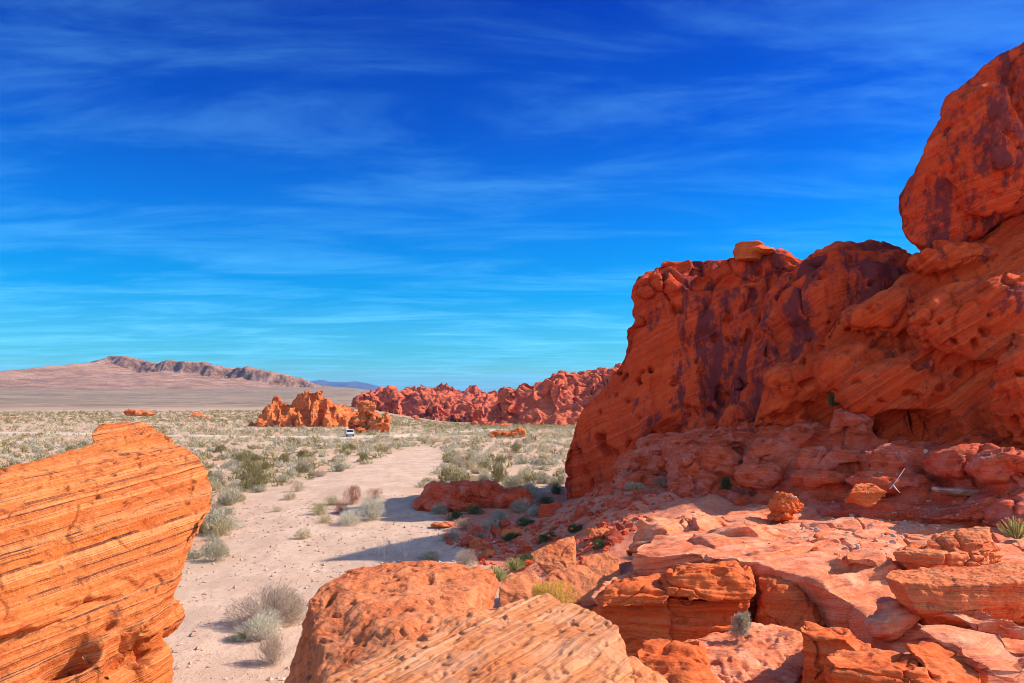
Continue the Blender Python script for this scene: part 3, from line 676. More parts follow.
rock('leaning_boulder', 'huge dark red boulder resting on the dome at the upper right corner', CLIFF,
     [prism(PP([(903, 214, 43), (905, 232, 43), (917, 244, 43), (932, 250, 43), (950, 246, 43), (988, 226, 43), (1024, 206, 43), (1110, 170, 43), (1160, 60, 43), (1150, -20, 43), (1120, -48, 43), (1090, -30, 43), (1064, 12, 43), (1024, 42, 43), (1005, 52, 43), (988, 66, 43), (962, 90, 43), (938, 122, 43), (922, 150, 43), (915, 178, 43)]), (6.0, 9.0, 0)),  # peak above the frame is shaped for the shadow it throws on the wash
      ell(944, 196, 50.5, (2.2, 3.2, 2.6)),  # hidden rear lobe, added to close a lit gap in the boulder's shadow
      lump(P(985, 150, 42.4), (2.6, 1.6, 3.6), 7, 22, 0, 0.3), lump(P(1060, 120, 43), (3, 2.0, 5), 8, 22, 0, 0.3)],
     0.11, seed=89, cat='boulder', smooth_it=8, warp=(0.2, 3), amps=((0.25, 3.0), (0.12, 1.0), (0.06, 0.35)), vert=0.6, ridge=(0.18, 2.2, 0.35), strata=((-0.3, 0.1, 0.9), 0.09, 0.5, 0.4), pits=(0.22, 0.8, 0.34))
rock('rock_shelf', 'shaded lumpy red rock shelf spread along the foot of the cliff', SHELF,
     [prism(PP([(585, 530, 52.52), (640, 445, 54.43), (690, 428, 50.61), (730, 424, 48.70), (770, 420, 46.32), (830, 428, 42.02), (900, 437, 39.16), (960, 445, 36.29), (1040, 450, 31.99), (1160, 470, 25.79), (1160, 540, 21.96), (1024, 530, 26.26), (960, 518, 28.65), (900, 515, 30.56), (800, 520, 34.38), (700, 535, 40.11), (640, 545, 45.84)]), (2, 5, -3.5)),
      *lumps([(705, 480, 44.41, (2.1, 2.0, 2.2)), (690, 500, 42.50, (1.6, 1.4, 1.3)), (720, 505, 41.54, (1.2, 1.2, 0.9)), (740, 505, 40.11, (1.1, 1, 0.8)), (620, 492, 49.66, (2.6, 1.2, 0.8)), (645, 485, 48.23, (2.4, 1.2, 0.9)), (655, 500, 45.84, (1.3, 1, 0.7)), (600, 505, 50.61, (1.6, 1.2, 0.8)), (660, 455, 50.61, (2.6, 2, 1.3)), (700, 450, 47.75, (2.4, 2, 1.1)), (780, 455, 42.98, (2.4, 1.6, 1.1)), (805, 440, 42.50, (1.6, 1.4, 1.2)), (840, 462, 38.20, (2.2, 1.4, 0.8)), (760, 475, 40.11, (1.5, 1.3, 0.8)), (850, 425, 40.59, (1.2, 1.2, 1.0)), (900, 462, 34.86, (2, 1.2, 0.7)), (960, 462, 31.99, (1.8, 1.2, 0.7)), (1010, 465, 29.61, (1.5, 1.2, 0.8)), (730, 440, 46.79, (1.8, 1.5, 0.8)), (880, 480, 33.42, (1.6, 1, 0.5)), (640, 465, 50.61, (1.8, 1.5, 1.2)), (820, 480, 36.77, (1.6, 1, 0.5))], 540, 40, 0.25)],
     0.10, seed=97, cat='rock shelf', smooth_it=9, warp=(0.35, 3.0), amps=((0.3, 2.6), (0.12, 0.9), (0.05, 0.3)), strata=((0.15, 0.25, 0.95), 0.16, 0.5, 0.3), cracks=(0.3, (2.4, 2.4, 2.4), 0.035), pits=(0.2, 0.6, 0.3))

# ------------------------------------------------------------------ bedrock bench in the sun, right
bench = [Z(632, 552, 2.75), Z(655, 532, 2.7), Z(690, 520, 2.55), Z(730, 512, 2.55), Z(800, 502, 2.6), Z(900, 500, 2.9), Z(1060, 512, 3.2), Z(1200, 560, 3.2), Z(1250, 700, 2.9), Z(1150, 800, 2.8), Z(980, 800, 2.5), Z(920, 690, 2.35), Z(885, 640, 2.4), Z(852, 602, 2.65), Z(800, 576, 2.85), Z(750, 561, 2.95), Z(700, 553, 2.95), Z(650, 555, 2.8)]
rock('bedrock_bench', 'broad sunlit pink bedrock bench scattered with pale stones', BENCH, [prism(bench, (0, 0.5, -2.6)),
      *lumps([(650, 545, 29.5, (1.0, 1.4, 0.8)), (672, 535, 30, (0.9, 1.3, 0.7)), (705, 528, 30.5, (1.2, 1.2, 0.5)), (740, 532, 28.5, (1.3, 1.2, 0.45)), (720, 548, 26, (1.3, 0.8, 0.4)), (770, 560, 24, (1.2, 0.9, 0.4)), (690, 518, 33, (1.2, 1.0, 0.35)), (860, 560, 22, (1.0, 0.7, 0.25)), (905, 618, 17.0, (1.2, 0.8, 0.35)), (960, 640, 14, (1.0, 0.9, 0.25)), (1010, 655, 13, (1.0, 0.7, 0.3)), (990, 625, 15.5, (1.2, 0.6, 0.2))], 560, 14, 0.55)],
     0.046, cat='bedrock', seed=101, smooth_it=5, warp=(0.15, 1.5), amps=((0.20, 3.4), (0.04, 1.0), (0.012, 0.25)), strata=((-0.16, 0.24, 0.95), 0.15, 0.30, 0.20), cracks=(0.18, (2.2, 3.4, 2.2), 0.03))

RK = dict(cracks=(0.12, (1.1, 1.1, 1.1), 0.03))
rock('rock_ledge', 'rounded overhanging red ledge with a sunlit nose above the pale sage', LEDGE,
     [hull([Vector(p) for p in PP([(664, 580, 20.9), (672, 572, 20.8), (700, 566, 20.9), (735, 568, 20.8), (752, 577, 20.7), (757, 587, 20.8), (745, 601, 20.4), (700, 599, 20.3), (668, 597, 20.5), (675, 563, 22), (735, 561, 22.3), (660, 575, 23), (757, 575, 23.5)])]),
      hull([Vector(p) for p in PP([(664, 598, 20.9), (750, 600, 20.9), (742, 655, 20.6), (668, 658, 20.6), (660, 620, 21), (660, 592, 23.5), (760, 600, 23.5), (750, 658, 23), (660, 658, 23)])])],
     0.028, seed=111, cat='ledge', smooth_it=4, amps=((0.16, 1.0), (0.03, 0.35), (0.01, 0.1)), strata=((0.02, 0.1, 0.99), 0.12, 0.2, 0.06), pits=(0.08, 0.4, 0.36), **RK)
rock('rock_ledge', 'sunlit ribbed nose of rock to the right of the rounded ledge', LEDGE,
     [hull([Vector(p) for p in PP([(757, 577, 21.9), (768, 574, 22.1), (790, 582, 21.3), (808, 600, 20.4), (819, 622, 19.9), (815, 643, 19.6), (800, 647, 19.5), (765, 612, 20.8), (757, 640, 21), (838, 625, 21), (832, 590, 22.6), (835, 650, 20.8), (760, 600, 22.8)])])],
     0.035, seed=117, cat='ledge', smooth_it=4, amps=((0.16, 0.9), (0.03, 0.3), (0.01, 0.1)), strata=((-0.75, 0.2, 0.6), 0.10, 0.24, 0.1), pits=(0.08, 0.4, 0.38), **RK)
rock('rock_ledge', 'dark shaded ledge wall between the pale slab and rounded ledge', LEDGE,
     [hull([Vector(p) for p in PP([(592, 598, 20.9), (604, 590, 20.7), (640, 586, 20.6), (668, 590, 20.6), (668, 606, 20.3), (602, 608, 20.3), (612, 580, 22.3), (660, 574, 22.6), (668, 590, 23.5), (604, 600, 23.5)])]),
      hull([Vector(p) for p in PP([(600, 604, 20.8), (668, 602, 20.8), (672, 662, 20.5), (600, 660, 20.5), (590, 610, 23), (672, 662, 23)])])],
     0.035, seed=121, cat='ledge', smooth_it=4, amps=((0.14, 1.0), (0.03, 0.35), (0.01, 0.1)), strata=((0.02, 0.1, 0.99), 0.12, 0.22, 0.06), pits=(0.08, 0.4, 0.38), **RK)
rock('rock_block', 'blocky red rock at the lower middle beside the pale slab', LEDGE,
     [hull([Vector(p) for p in PP([(636, 650, 15.4), (645, 643, 15.9), (690, 650, 15.4), (712, 666, 14.7), (722, 700, 14.2), (640, 700, 13.8), (640, 740, 13.6), (730, 740, 14), (700, 642, 16.6), (650, 638, 17)])])],
     0.027, seed=127, cat='rock', smooth_it=2, amps=((0.14, 0.9), (0.03, 0.3), (0.01, 0.1)), strata=((0.1, 0.25, 0.96), 0.10, 0.16, 0.06), pits=(0.05, 0.35, 0.38), **RK)
rock('rock_slab', 'sunlit sloping rock slab that the pale sage bush grows on', BENCH,
     [hull([Vector(p) for p in PP([(655, 645, 18), (695, 636, 18.8), (760, 622, 19.6), (800, 630, 19.2), (810, 660, 17), (790, 700, 15), (740, 720, 14.2), (700, 690, 15.2), (660, 720, 17), (800, 740, 16), (830, 660, 20), (700, 660, 21)])])],
     0.035, seed=131, cat='rock slab', smooth_it=4, amps=((0.16, 1.2), (0.07, 0.4), (0.025, 0.12)), strata=((-0.1, 0.3, 0.95), 0.08, 0.18, 0.12), pits=(0.06, 0.3, 0.3), **RK)
rock('rock_block', 'wedge-topped red block right of the sage slab, partly shaded', LEDGE,
     [hull([Vector(p) for p in PP([(800, 630, 14.9), (812, 640, 14.7), (845, 640, 14.6), (866, 656, 14.5), (804, 622, 15.6), (845, 625, 15.5), (870, 650, 15.1), (803, 720, 14.8), (866, 720, 14.4), (815, 720, 14.6), (815, 640, 17), (880, 660, 16.5), (880, 720, 16)])])],
     0.026, seed=137, smooth_it=1, amps=((0.10, 0.8), (0.025, 0.3), (0.01, 0.1)), strata=((0.05, 0.1, 0.99), 0.09, 0.15, 0.05), **RK)
rock('rock_block', 'flat-topped angular red block at the bottom edge right of centre', LEDGE,
     [hull([Vector(p) for p in PP([(825, 655, 12.9), (832, 664, 12.3), (900, 662, 12.3), (925, 668, 12.1), (948, 690, 11.8), (848, 648, 13.5), (900, 649, 13.5), (930, 654, 13.3), (828, 760, 12.4), (920, 760, 12), (955, 760, 12), (850, 660, 15), (950, 670, 14)])])],
     0.024, seed=139, smooth_it=1, amps=((0.10, 0.8), (0.025, 0.3), (0.01, 0.1)), strata=((0.05, 0.1, 0.99), 0.09, 0.15, 0.05), **RK)
rock('rock_block', 'pointed sunlit rock chunk at the bottom edge beside the flat-topped block', LEDGE,
     [hull([Vector(p) for p in PP([(905, 645, 13.2), (950, 643, 13.6), (975, 658, 13.2), (985, 690, 12), (930, 672, 12.2), (960, 740, 12), (1000, 720, 13), (960, 640, 14.5)])])],
     0.024, seed=149, smooth_it=1, amps=((0.10, 0.7), (0.025, 0.3), (0.01, 0.1)), strata=((0.15, 0.2, 0.96), 0.05, 0.15, 0.06), **RK)
rock('layered_slab', 'stepped stack of thin sunlit rock layers on the bench at right', SLAB,
     [hull([Vector(p) for p in PP([(900, 566, 20.9), (937, 572, 20.5), (985, 567, 20.7), (893, 553, 21.1), (905, 550, 20.9), (940, 553, 20.5), (990, 550, 20.8), (1003, 547, 21.4), (905, 545, 21.9), (990, 541, 22), (935, 580, 21.6), (1000, 575, 22), (900, 560, 23)])]),
      hull([Vector(p) for p in PP([(925, 546, 21.2), (975, 547, 21), (990, 541, 21.2), (926, 540, 21.3), (950, 533, 21.5), (988, 533, 21.4), (950, 528.5, 22.2), (990, 527, 22.2), (960, 545, 23)])])],
     0.025, seed=151, cat='rock slab', smooth_it=2, amps=((0.08, 0.8), (0.04, 0.25), (0.015, 0.08)), strata=((0.03, 0.06, 1), 0.10, 0.17, 0.05), **RK)
rock('layered_slab', 'thick tilted rock slab casting a shadow in front of the stepped stack', SLAB,
     [hull([Vector(p) for p in PP([(897, 600, 16.7), (918, 612, 16.2), (955, 613.5, 16), (1000, 607, 16.2), (1070, 597, 16.6), (883, 577, 17), (900, 583, 16.5), (960, 586, 16.2), (1010, 583, 16.2), (1070, 578, 16.6), (895, 569, 17.8), (960, 567.5, 18), (1070, 563, 18.2), (930, 632, 17.2), (1070, 630, 17.4), (900, 600, 18), (1070, 610, 18.6)])])],
     0.024, seed=157, cat='rock slab', smooth_it=2, amps=((0.09, 0.9), (0.04, 0.25), (0.02, 0.08)), strata=((0.06, 0.12, 1), 0.07, 0.14, 0.05), **RK)
rock('boulder', 'small round boulder balanced in the sun on the bedrock bench', LEDGE,
     [lump(P(785, 505, 33.0), (0.66, 0.66, 0.54), 5, 26, 0.4, 0.2), lump(P(781, 517, 32.7), (0.48, 0.5, 0.35), 6, 18, 0.4, 0.3)],
     0.025, cat='boulder', seed=163, smooth_it=4, amps=((0.07, 0.5), (0.06, 0.18), (0.02, 0.07)), pits=(0.06, 0.15, 0.25))
rock('boulder', 'shaded orange block lying at the foot of the dome beside the dead branch', LEDGE,
     [lump(P(865, 495, 31.8), (0.74, 0.6, 0.48), 9, 16, 0.1, 0.7)], 0.035, cat='boulder', seed=167, smooth_it=2, amps=((0.06, 0.5), (0.03, 0.15)), strata=((0, 0, 1), 0.03, 0.15, 0.02))
rock('boulder', 'triangular orange boulder with a lit face beyond the pale slab', ORANGE,
     [hull([Vector(p) for p in PP([(530, 553, 29), (560, 539, 29.4), (574, 536, 29.8), (573, 548, 29), (575, 569, 28.6), (560, 573, 28.4), (548, 574, 28.4), (534, 560, 28.6), (560, 545, 30.6), (578, 572, 30.4), (545, 572, 30)])])],
     0.03, cat='boulder', seed=173, smooth_it=2, amps=((0.07, 0.6), (0.03, 0.2)), **RK)
rock('boulder', 'lit rock face behind the yellow bush, below the triangular boulder', ORANGE,
     [hull([Vector(p) for p in PP([(538, 588, 25.5), (550, 570, 26.5), (590, 562, 27), (604, 572, 26.2), (612, 585, 25.4), (600, 604, 24.6), (560, 606, 24.6), (535, 604, 25), (560, 600, 27), (610, 600, 27)])])],
     0.035, cat='boulder', seed=179, smooth_it=2, amps=((0.1, 0.8), (0.04, 0.25)), **RK)
rock('boulder', 'dark low boulder left of the yellow bush, behind the pale slab', ORANGE,
     [hull([Vector(p) for p in PP([(498, 586, 25.5), (510, 572, 26.5), (535, 570, 26.5), (547, 585, 25.8), (545, 605, 25), (500, 610, 25), (520, 600, 27.5)])])],
     0.035, cat='boulder', seed=181, smooth_it=2, amps=((0.1, 0.8), (0.04, 0.25)), **RK)
rock('boulder', 'pale lit block in front of the bench, right of the triangular boulder', ORANGE,
     [hull([Vector(p) for p in PP([(580, 566, 29), (582, 556, 29.4), (606, 553, 29.6), (618, 560, 29), (622, 580, 28), (604, 584, 27.6), (578, 578, 28.2), (600, 575, 31)])])],
     0.035, cat='boulder', seed=191, smooth_it=2, amps=((0.1, 0.8), (0.04, 0.25)), **RK)
rock('boulder', 'flat sunlit rock just left of the dark ledge wall', BENCH,
     [hull([Vector(p) for p in PP([(590, 596, 22.5), (610, 578, 24.5), (650, 570, 25.5), (668, 580, 24), (664, 600, 22.4), (600, 606, 22), (610, 640, 22), (668, 640, 23.5), (650, 600, 26)])])],
     0.035, cat='boulder', seed=193, smooth_it=2, amps=((0.1, 0.8), (0.04, 0.25)), strata=((0.1, 0.2, 0.96), 0.05, 0.16, 0.06), **RK)
rock('boulder', 'large shaded red block at the left foot of the big cliff', SHELF,
     [lump(P(553, 516, 50), (0.95, 0.9, 0.85), 14, 13, 0.1, 0.7)], 0.05, cat='boulder', seed=197, smooth_it=1, amps=((0.1, 0.8), (0.04, 0.25)))
rock('rock_mound', 'low dark red rock mound at the edge of the wash in the cliff shadow', SHELF,
     [*lumps([(424, 503, 55, (1.0, 1.2, 0.7)), (440, 498, 56, (1.5, 1.5, 1.1)), (457, 496, 56.5, (1.8, 1.5, 1.3)), (478, 496, 57, (2.0, 1.6, 1.2)), (505, 497, 57, (2.2, 1.6, 1.0)), (450, 506, 54.5, (2.0, 1.0, 0.5))], 620)],
     0.08, cat='rock mound', seed=199, smooth_it=2, amps=((0.3, 1.6), (0.12, 0.5), (0.04, 0.2)), cracks=(0.2, (1, 1, 1), 0.08))
for i, (lab, u, v, r) in enumerate([('small sunlit orange stone at the tip of the shadow by the grass tufts', 478, 549, (0.45, .4, .35)), ('squat orange stone in front of the twiggy grey bush', 487, 556, (0.45, .35, .25)), ('low reddish stone between the two shadow lobes', 441, 528, (0.8, .6, .2)), ('rounded red stone in shade below the cliff foot', 512, 538, (.6, .5, .4)), ('flattish red stone half buried on the shaded slope', 598, 540, (.7, .5, .35))]):
    g = on_ground(u, v); rock('stone', lab, ORANGE, [lump(g + [0, 0, r[2] * 0.5], r, 640 + i, 14, i, 0.5)], 0.03, cat='stone', seed=211 + i, smooth_it=2, amps=((0.05, 0.4), (0.02, 0.12)))

# ------------------------------------------------------------------ foreground rocks
rock('layered_boulder', 'large orange boulder with tilted bedding filling the left foreground', TILTED,
     [hull([Vector(p) for p in PP([(214, 490, 17.5), (209, 468, 18.5), (190, 447, 19.5), (150, 437, 20.5), (80, 446, 18.5), (0, 478, 15.2), (-80, 506, 13.5), (-220, 545, 11.5), (215, 512, 16.8), (203, 538, 16.2), (120, 600, 14.2), (0, 640, 12.8), (-220, 700, 10.5), (-220, 560, 15), (100, 470, 23), (190, 480, 21)])]),
      hull([Vector(p) for p in PP([(205, 526, 16.4), (186, 556, 16.0), (176, 588, 15.8), (170, 614, 15.4), (150, 642, 14.8), (120, 590, 14.4), (100, 640, 13.6), (0, 640, 12.9), (-120, 780, 10.5), (60, 780, 11.6), (118, 720, 13.6), (90, 780, 13.0), (160, 590, 18), (110, 720, 17), (-120, 600, 15)])]),
      hull([Vector(p) for p in PP([(88, 434, 19.6), (100, 426, 20.2), (130, 421.5, 20.8), (148, 423, 20.8), (156, 435, 20.2), (172, 437, 20.2), (177, 446, 19.8), (90, 448, 19), (120, 432, 22.5), (150, 440, 22.5)])]),
      ell(138, 685, 14.6, (0.5, 0.8, 1.0)), ell(160, 618, 15.6, (0.35, 0.7, 0.4))],
     0.026, cat='boulder', seed=223, smooth_it=5, warp=(0.10, 2.0), amps=((0.12, 1.8), (0.05, 0.6), (0.015, 0.15)), cracks=(0.05, (1.8, 1.8, 1.0), 0.03), strata=((-0.30, 0.0, 1.0), 0.085, 0.21, 0.13), pits=(0.05, 0.4, 0.38),
     dents=[(P(62, 662, 12.6), (0.5, 1.1, 0.36), 1.0), (P(128, 655, 13.8), (0.3, 0.8, 0.55), 0.7), (P(150, 648, 14.6), (0.22, 0.5, 0.3), 0.4), (P(112, 622, 14.0), (0.18, 0.4, 0.13), 0.3), (P(163, 637, 14.8), (0.3, 0.5, 0.10), 0.3), (P(85, 600, 14), (0.9, .6, .05), .12)])
rock('rounded_boulder', 'rounded orange boulder with a pitted top in the centre foreground', ORANGE,
     [hull([Vector(p) for p in PP([(281, 690, 10.4), (290, 655, 10.8), (298, 625, 11.2), (312, 600, 11.6), (330, 580, 12.3), (362, 565, 13), (400, 560, 13.4), (445, 559, 13.6), (475, 562, 13.6), (494, 573, 13.2), (501, 590, 12.6), (500, 640, 11.6), (420, 640, 9.8), (330, 720, 8.8), (285, 760, 9.8), (480, 720, 10), (440, 600, 15), (340, 620, 14)])])],
     0.028, cat='boulder', seed=227, smooth_it=7, warp=(0.1, 1.2), amps=((0.12, 1.2), (0.05, 0.4), (0.018, 0.12)), strata=((-0.35, 0.25, 0.9), 0.05, 0.25, 0.12), pits=(0.05, 0.16, 0.30),
     dents=[(P(330, 600, 11.6), (0.10, .3, 0.12), 0.12), (P(345, 640, 10.6), (0.14, .25, 0.06), 0.1)])
rock('tilted_slab', 'pale tilted slab with diagonal grain along the bottom edge', PALE,
     [hull([Vector(p) for p in PP([(285, 740, 6.3), (330, 676, 7.4), (400, 640, 8.3), (470, 610, 9.2), (520, 597, 9.7), (545, 592, 9.9), (580, 602, 9.6), (607, 618, 9.1), (622, 645, 8.3), (640, 672, 7.8), (640, 720, 7.2), (560, 800, 5.4), (400, 820, 5.0), (280, 800, 5.5), (600, 700, 10), (420, 680, 9.5), (560, 640, 11)])]),
      hull([Vector(p) for p in PP([(600, 690, 7.8), (630, 655, 8.4), (655, 672, 8.6), (680, 690, 8.4), (690, 740, 8), (600, 760, 7), (660, 700, 9.6)])])],
     0.019, cat='rock slab', seed=229, smooth_it=4, warp=(0.06, 0.8), amps=((0.06, 1.0), (0.02, 0.3), (0.01, 0.09)), strata=((-0.75, 0.43, 0.5), 0.035, 0.11, 0.05), pits=(0.035, 0.12, 0.34),
     dents=[(P(418, 640, 8.4), (0.13, .2, 0.05), 0.12)])

# ------------------------------------------------------------------ plants
def leaf_quads(p, ax, ln, wd, rs):
    """leaves as narrow quads: centre p, axis ax, length ln, width wd"""
    n = len(p); r = rs.normal(size=(n, 3)); w = np.cross(ax, r); w /= np.linalg.norm(w, axis=1)[:, None] + 1e-9
    a = ax * (ln / 2)[:, None]; w = w * (wd / 2)[:, None]
    V = np.stack([p - a - w * 0.7, p - a + w * 0.7, p + a + w * 0.5, p + a - w * 0.5], 1).reshape(-1, 3)
    return V, np.arange(n * 4).reshape(-1, 4)
def sticks(A, B, r0, r1):
    """thin three-sided twigs from A to B"""
    A = np.asarray(A, float); B = np.asarray(B, float); n = len(A)
    d = B - A; d /= np.linalg.norm(d, axis=1)[:, None] + 1e-9
    h = np.where(np.abs(d[:, 2:]) < 0.9, [[0, 0, 1.]], [[1., 0, 0]]); s = np.cross(d, h); s /= np.linalg.norm(s, axis=1)[:, None]; t = np.cross(d, s)
    V = []
    for base, r in ((A, r0), (B, r1)):
        for k in range(3):
            a = 2 * math.pi * k / 3; V.append(base + (s * math.cos(a) + t * math.sin(a)) * np.reshape(r, (-1, 1)))
    V = np.stack(V, 1).reshape(-1, 3); o = np.arange(n)[:, None] * 6
    Q = np.concatenate([o + [0, 1, 4, 3], o + [1, 2, 5, 4], o + [2, 0, 3, 5]])
    return V, Q
def bush_data(kind, R, h, n, seed, size=None):
    rs = np.random.RandomState(seed)
    if kind in ('tuft', 'yucca'):
        phi = rs.uniform(0, 2 * math.pi, n); tl = rs.uniform(0.05, 0.95, n) ** 0.8
        ax = np.stack([np.cos(phi) * tl, np.sin(phi) * tl, 1.15 - 0.75 * tl], 1); ax /= np.linalg.norm(ax, axis=1)[:, None]
        ln = h * rs.uniform(0.6, 1.05, n); b = np.stack([np.cos(phi), np.sin(phi), 0 * phi], 1) * (R * 0.25 * rs.uniform(0, 1, n))[:, None]
        V, Q = leaf_quads(b + ax * (ln / 2)[:, None], ax, ln, np.full(n, size or 0.02), rs)
        tint = np.repeat(np.stack([rs.uniform(0, 1, n), rs.uniform(0, 1, n)], 1), 4, 0)
        return V, Q, tint, np.zeros((0, 3)), np.zeros((0, 4), int)
    K = {'creosote': 9, 'purple': 10}.get(kind, 7)
    ck = rs.normal(size=(K, 3)); ck /= np.linalg.norm(ck, axis=1)[:, None]; ck[:, 2] = np.abs(ck[:, 2]) * 0.9
    ck = ck * [R * 0.55, R * 0.55, h * 0.5] * rs.uniform(0.5, 1.1, (K, 1)) + [0, 0, h * 0.18]
    rk = rs.uniform(0.38, 0.58, K) * (0.8 if kind in ('creosote', 'purple') else 1.05)
    k = rs.randint(0, K, n); d = rs.normal(size=(n, 3)); d /= np.linalg.norm(d, axis=1)[:, None]
    rad = rs.uniform(0.35, 1.0, n) ** 0.5
    p = ck[k] + d * (rad * rk[k])[:, None] * [R, R, h * 0.85]
    p[:, 2] = np.abs(p[:, 2]); 
    out = p - [0, 0, h * 0.1]; out /= np.linalg.norm(out, axis=1)[:, None] + 1e-9
    ax = out * 0.8 + rs.normal(size=(n, 3)) * 0.45 + [0, 0, 0.25]; ax /= np.linalg.norm(ax, axis=1)[:, None]
    sz = size or R * 0.14
    ln = sz * rs.uniform(0.7, 1.4, n) * (1.5 if kind in ('purple', 'straw', 'sage') else 1.0)
    wd = sz * rs.uniform(0.25, 0.5, n) * (0.45 if kind == 'purple' else 1.0)
    V, Q = leaf_quads(p, ax, ln, wd, rs)
    tint = np.repeat(np.stack([np.clip(0.5 * rs.uniform(0, 1, n) + 0.5 * ((k * 37 % 11) / 10.0), 0, 1), (rs.uniform(0, 1, n))], 1), 4, 0)
    m = (30 if n > 4000 else 20) if kind in ('creosote', 'purple', 'dead') else 10
    A = rs.normal(size=(m, 3)) * [R * .08, R * .08, 0]; kk = rs.randint(0, K, m)
    B = ck[kk] + rs.normal(size=(m, 3)) * R * 0.22; B[:, 2] = np.minimum(np.abs(B[:, 2]) + h * 0.2, h * 0.8)
    SV, SQ = sticks(A, B, np.full(m, R * 0.013), np.full(m, R * 0.005))
    return V, Q, tint, SV, SQ
def foliage_mesh(name, V, Q, tint, mat, SV=None, SQ=None):
    fm = None; mats = [mat]; allV, allQ, tt = V, Q, tint
    if SV is not None and len(SV):
        allV = np.vstack([V, SV]); allQ = np.vstack([Q, SQ + len(V)]); mats = [mat, STEM]
        fm = np.r_[np.zeros(len(Q), int), np.ones(len(SQ), int)]; tt = np.vstack([tint, np.zeros((len(SV), 2))])
    me = mesh_arrays(name, allV, allQ, mats, fm, False)
    ca = me.color_attributes.new('tint', 'FLOAT_COLOR', 'POINT')
    a = np.zeros((len(allV), 4), np.float32); a[:, :2] = tt; a[:, 3] = 1; ca.data.foreach_set('color', a.ravel())
    return me
MATK = {'tuft': 'green', 'yucca': 'green'}
def plant(name, label, kind, u, v, w_px, h_px, seed, z=None, D=None, n=900, mat=None, cat='shrub', group=None, size=None, stem_mat=None, sink=0.05):
    """one named plant standing at picture (u, v): foliage and stems as its parts"""
    if D is not None: g = P(u, v, D)
    elif z is not None: g = Z(u, v, z)
    else: g = on_ground(u, v)
    R = w_px / 2 * g[1] / FP; h = h_px * g[1] / FP
    root = link(name, None, loc=g - [0, 0, sink]); root.rotation_euler.z = seed; tag(root, label, cat, group)
    V, Q, tint, SV, SQ = bush_data(kind, R, h, n, seed, size)
    m = LEAF[mat or MATK.get(kind, kind)]
    link('foliage', foliage_mesh('foliage', V, Q, tint, m), root)
    if len(SV): link('stems', mesh_arrays('stems', SV, SQ, stem_mat or STEM), root)
    return root
def twig_bush(name, label, u, v, w_px, h_px, seed, n0=26, cat='shrub', mat=None):
    g = on_ground(u, v); R = w_px / 2 * g[1] / FP; h = h_px * g[1] / FP; rs = np.random.RandomState(seed)
    A, B, r0, r1 = [], [], [], []
    def grow(a, d, ln, r, lev):
        b = a + d * ln; A.append(a); B.append(b); r0.append(r); r1.append(r * 0.6)
        if lev < 3:
            for _ in range(rs.randint(2, 4)):
                e = d + rs.normal(size=3) * 0.5 * [1.2, 1.0, 0.6]; e[2] = abs(e[2]) * 0.9; e /= np.linalg.norm(e)
                grow(b, e, ln * rs.uniform(0.55, 0.8), r * 0.6, lev + 1)
    for _ in range(n0):
        a = np.array([rs.uniform(-0.75, 0.75) * R, rs.uniform(-0.35, 0.35) * R, 0]); d = np.array([rs.normal() * 0.5, rs.normal() * 0.4, 1.0]); d /= np.linalg.norm(d)
        grow(a, d, h * 0.36, h * 0.018, 0)
    V, Q = sticks(A, B, np.array(r0), np.array(r1))
    o = link(name, mesh_arrays(name, V, Q, mat or PALESTEM), loc=g - [0, 0, 0.03]); tag(o, label, cat); return o

# named plants near the camera
plant('dry_shrub', 'large purplish dry shrub beside the centre boulder in the wash', 'purple', 268, 625, 100, 55, 3, n=9500, size=0.085)
plant('sagebrush', 'pale white sage mound in front of the large purplish shrub', 'sage', 262, 640, 61, 30, 5, n=4200, size=0.05, mat='white')
plant('shrub', 'small green shrub at the left end of the white sage mound', 'green', 238, 640, 24, 10, 6, n=700, size=0.05)
plant('dry_shrub', 'greyish dry shrub tucked against the shaded left side of the centre boulder', 'purple', 272, 663, 41, 41, 8, n=2200, size=0.07)
plant('shrub', 'yellow-green sprig between the white sage mound and centre boulder', 'green', 296, 620, 24, 25, 9, n=700, size=0.05)
plant('sagebrush', 'whitish bush at the right of the clump in mid wash', 'sage', 372, 521, 41, 30, 11, n=3000, size=0.08, mat='white')
plant('sagebrush', 'pale low bush at the front of the clump in mid wash', 'sage', 349, 525, 34, 18, 12, n=2200, size=0.07, mat='white')
plant('dead_shrub', 'rusty brown dead shrub at the back of the mid-wash clump', 'dead', 352, 505, 27, 24, 13, n=1800, size=0.07)
plant('dead_shrub', 'rusty brown dead shrub right of the other rusty one, above the whitish bush', 'dead', 374, 499, 20, 16, 14, n=1300, size=0.06)
plant('dead_shrub', 'dark brown twiggy shrub between the green shrub and whitish bush', 'purple', 340, 514, 24, 18, 15, n=1300, size=0.07, mat='dead')
plant('shrub', 'rounded bright green shrub at the left of the mid-wash clump', 'green', 319, 515, 24, 15, 16, n=1300, size=0.07)
plant('shrub', 'yellow-green low shrub behind the bright green one', 'green', 331, 505, 22, 12, 17, n=900, size=0.07)
plant('shrub', 'straw coloured tuft in front of the bright green shrub', 'straw', 322, 523, 27, 10, 18, n=800, size=0.06)
plant('shrub', 'straw yellow tuft alone on the open gravel of the wash', 'straw', 303, 539, 22, 14, 19, n=900, size=0.06)
plant('shrub', 'yellowish low bush on a sand rise left of the mid-wash clump', 'straw', 297, 492, 24, 14, 20, n=900, size=0.07)
plant('shrub', 'grey-green flat bush on the bare gravel above the straw tuft', 'straw', 289, 500, 22, 9, 21, n=700, size=0.07)
plant('shrub', 'small dry tuft on bare gravel between bushes', 'straw', 277, 512, 13, 8, 22, n=400, size=0.06)
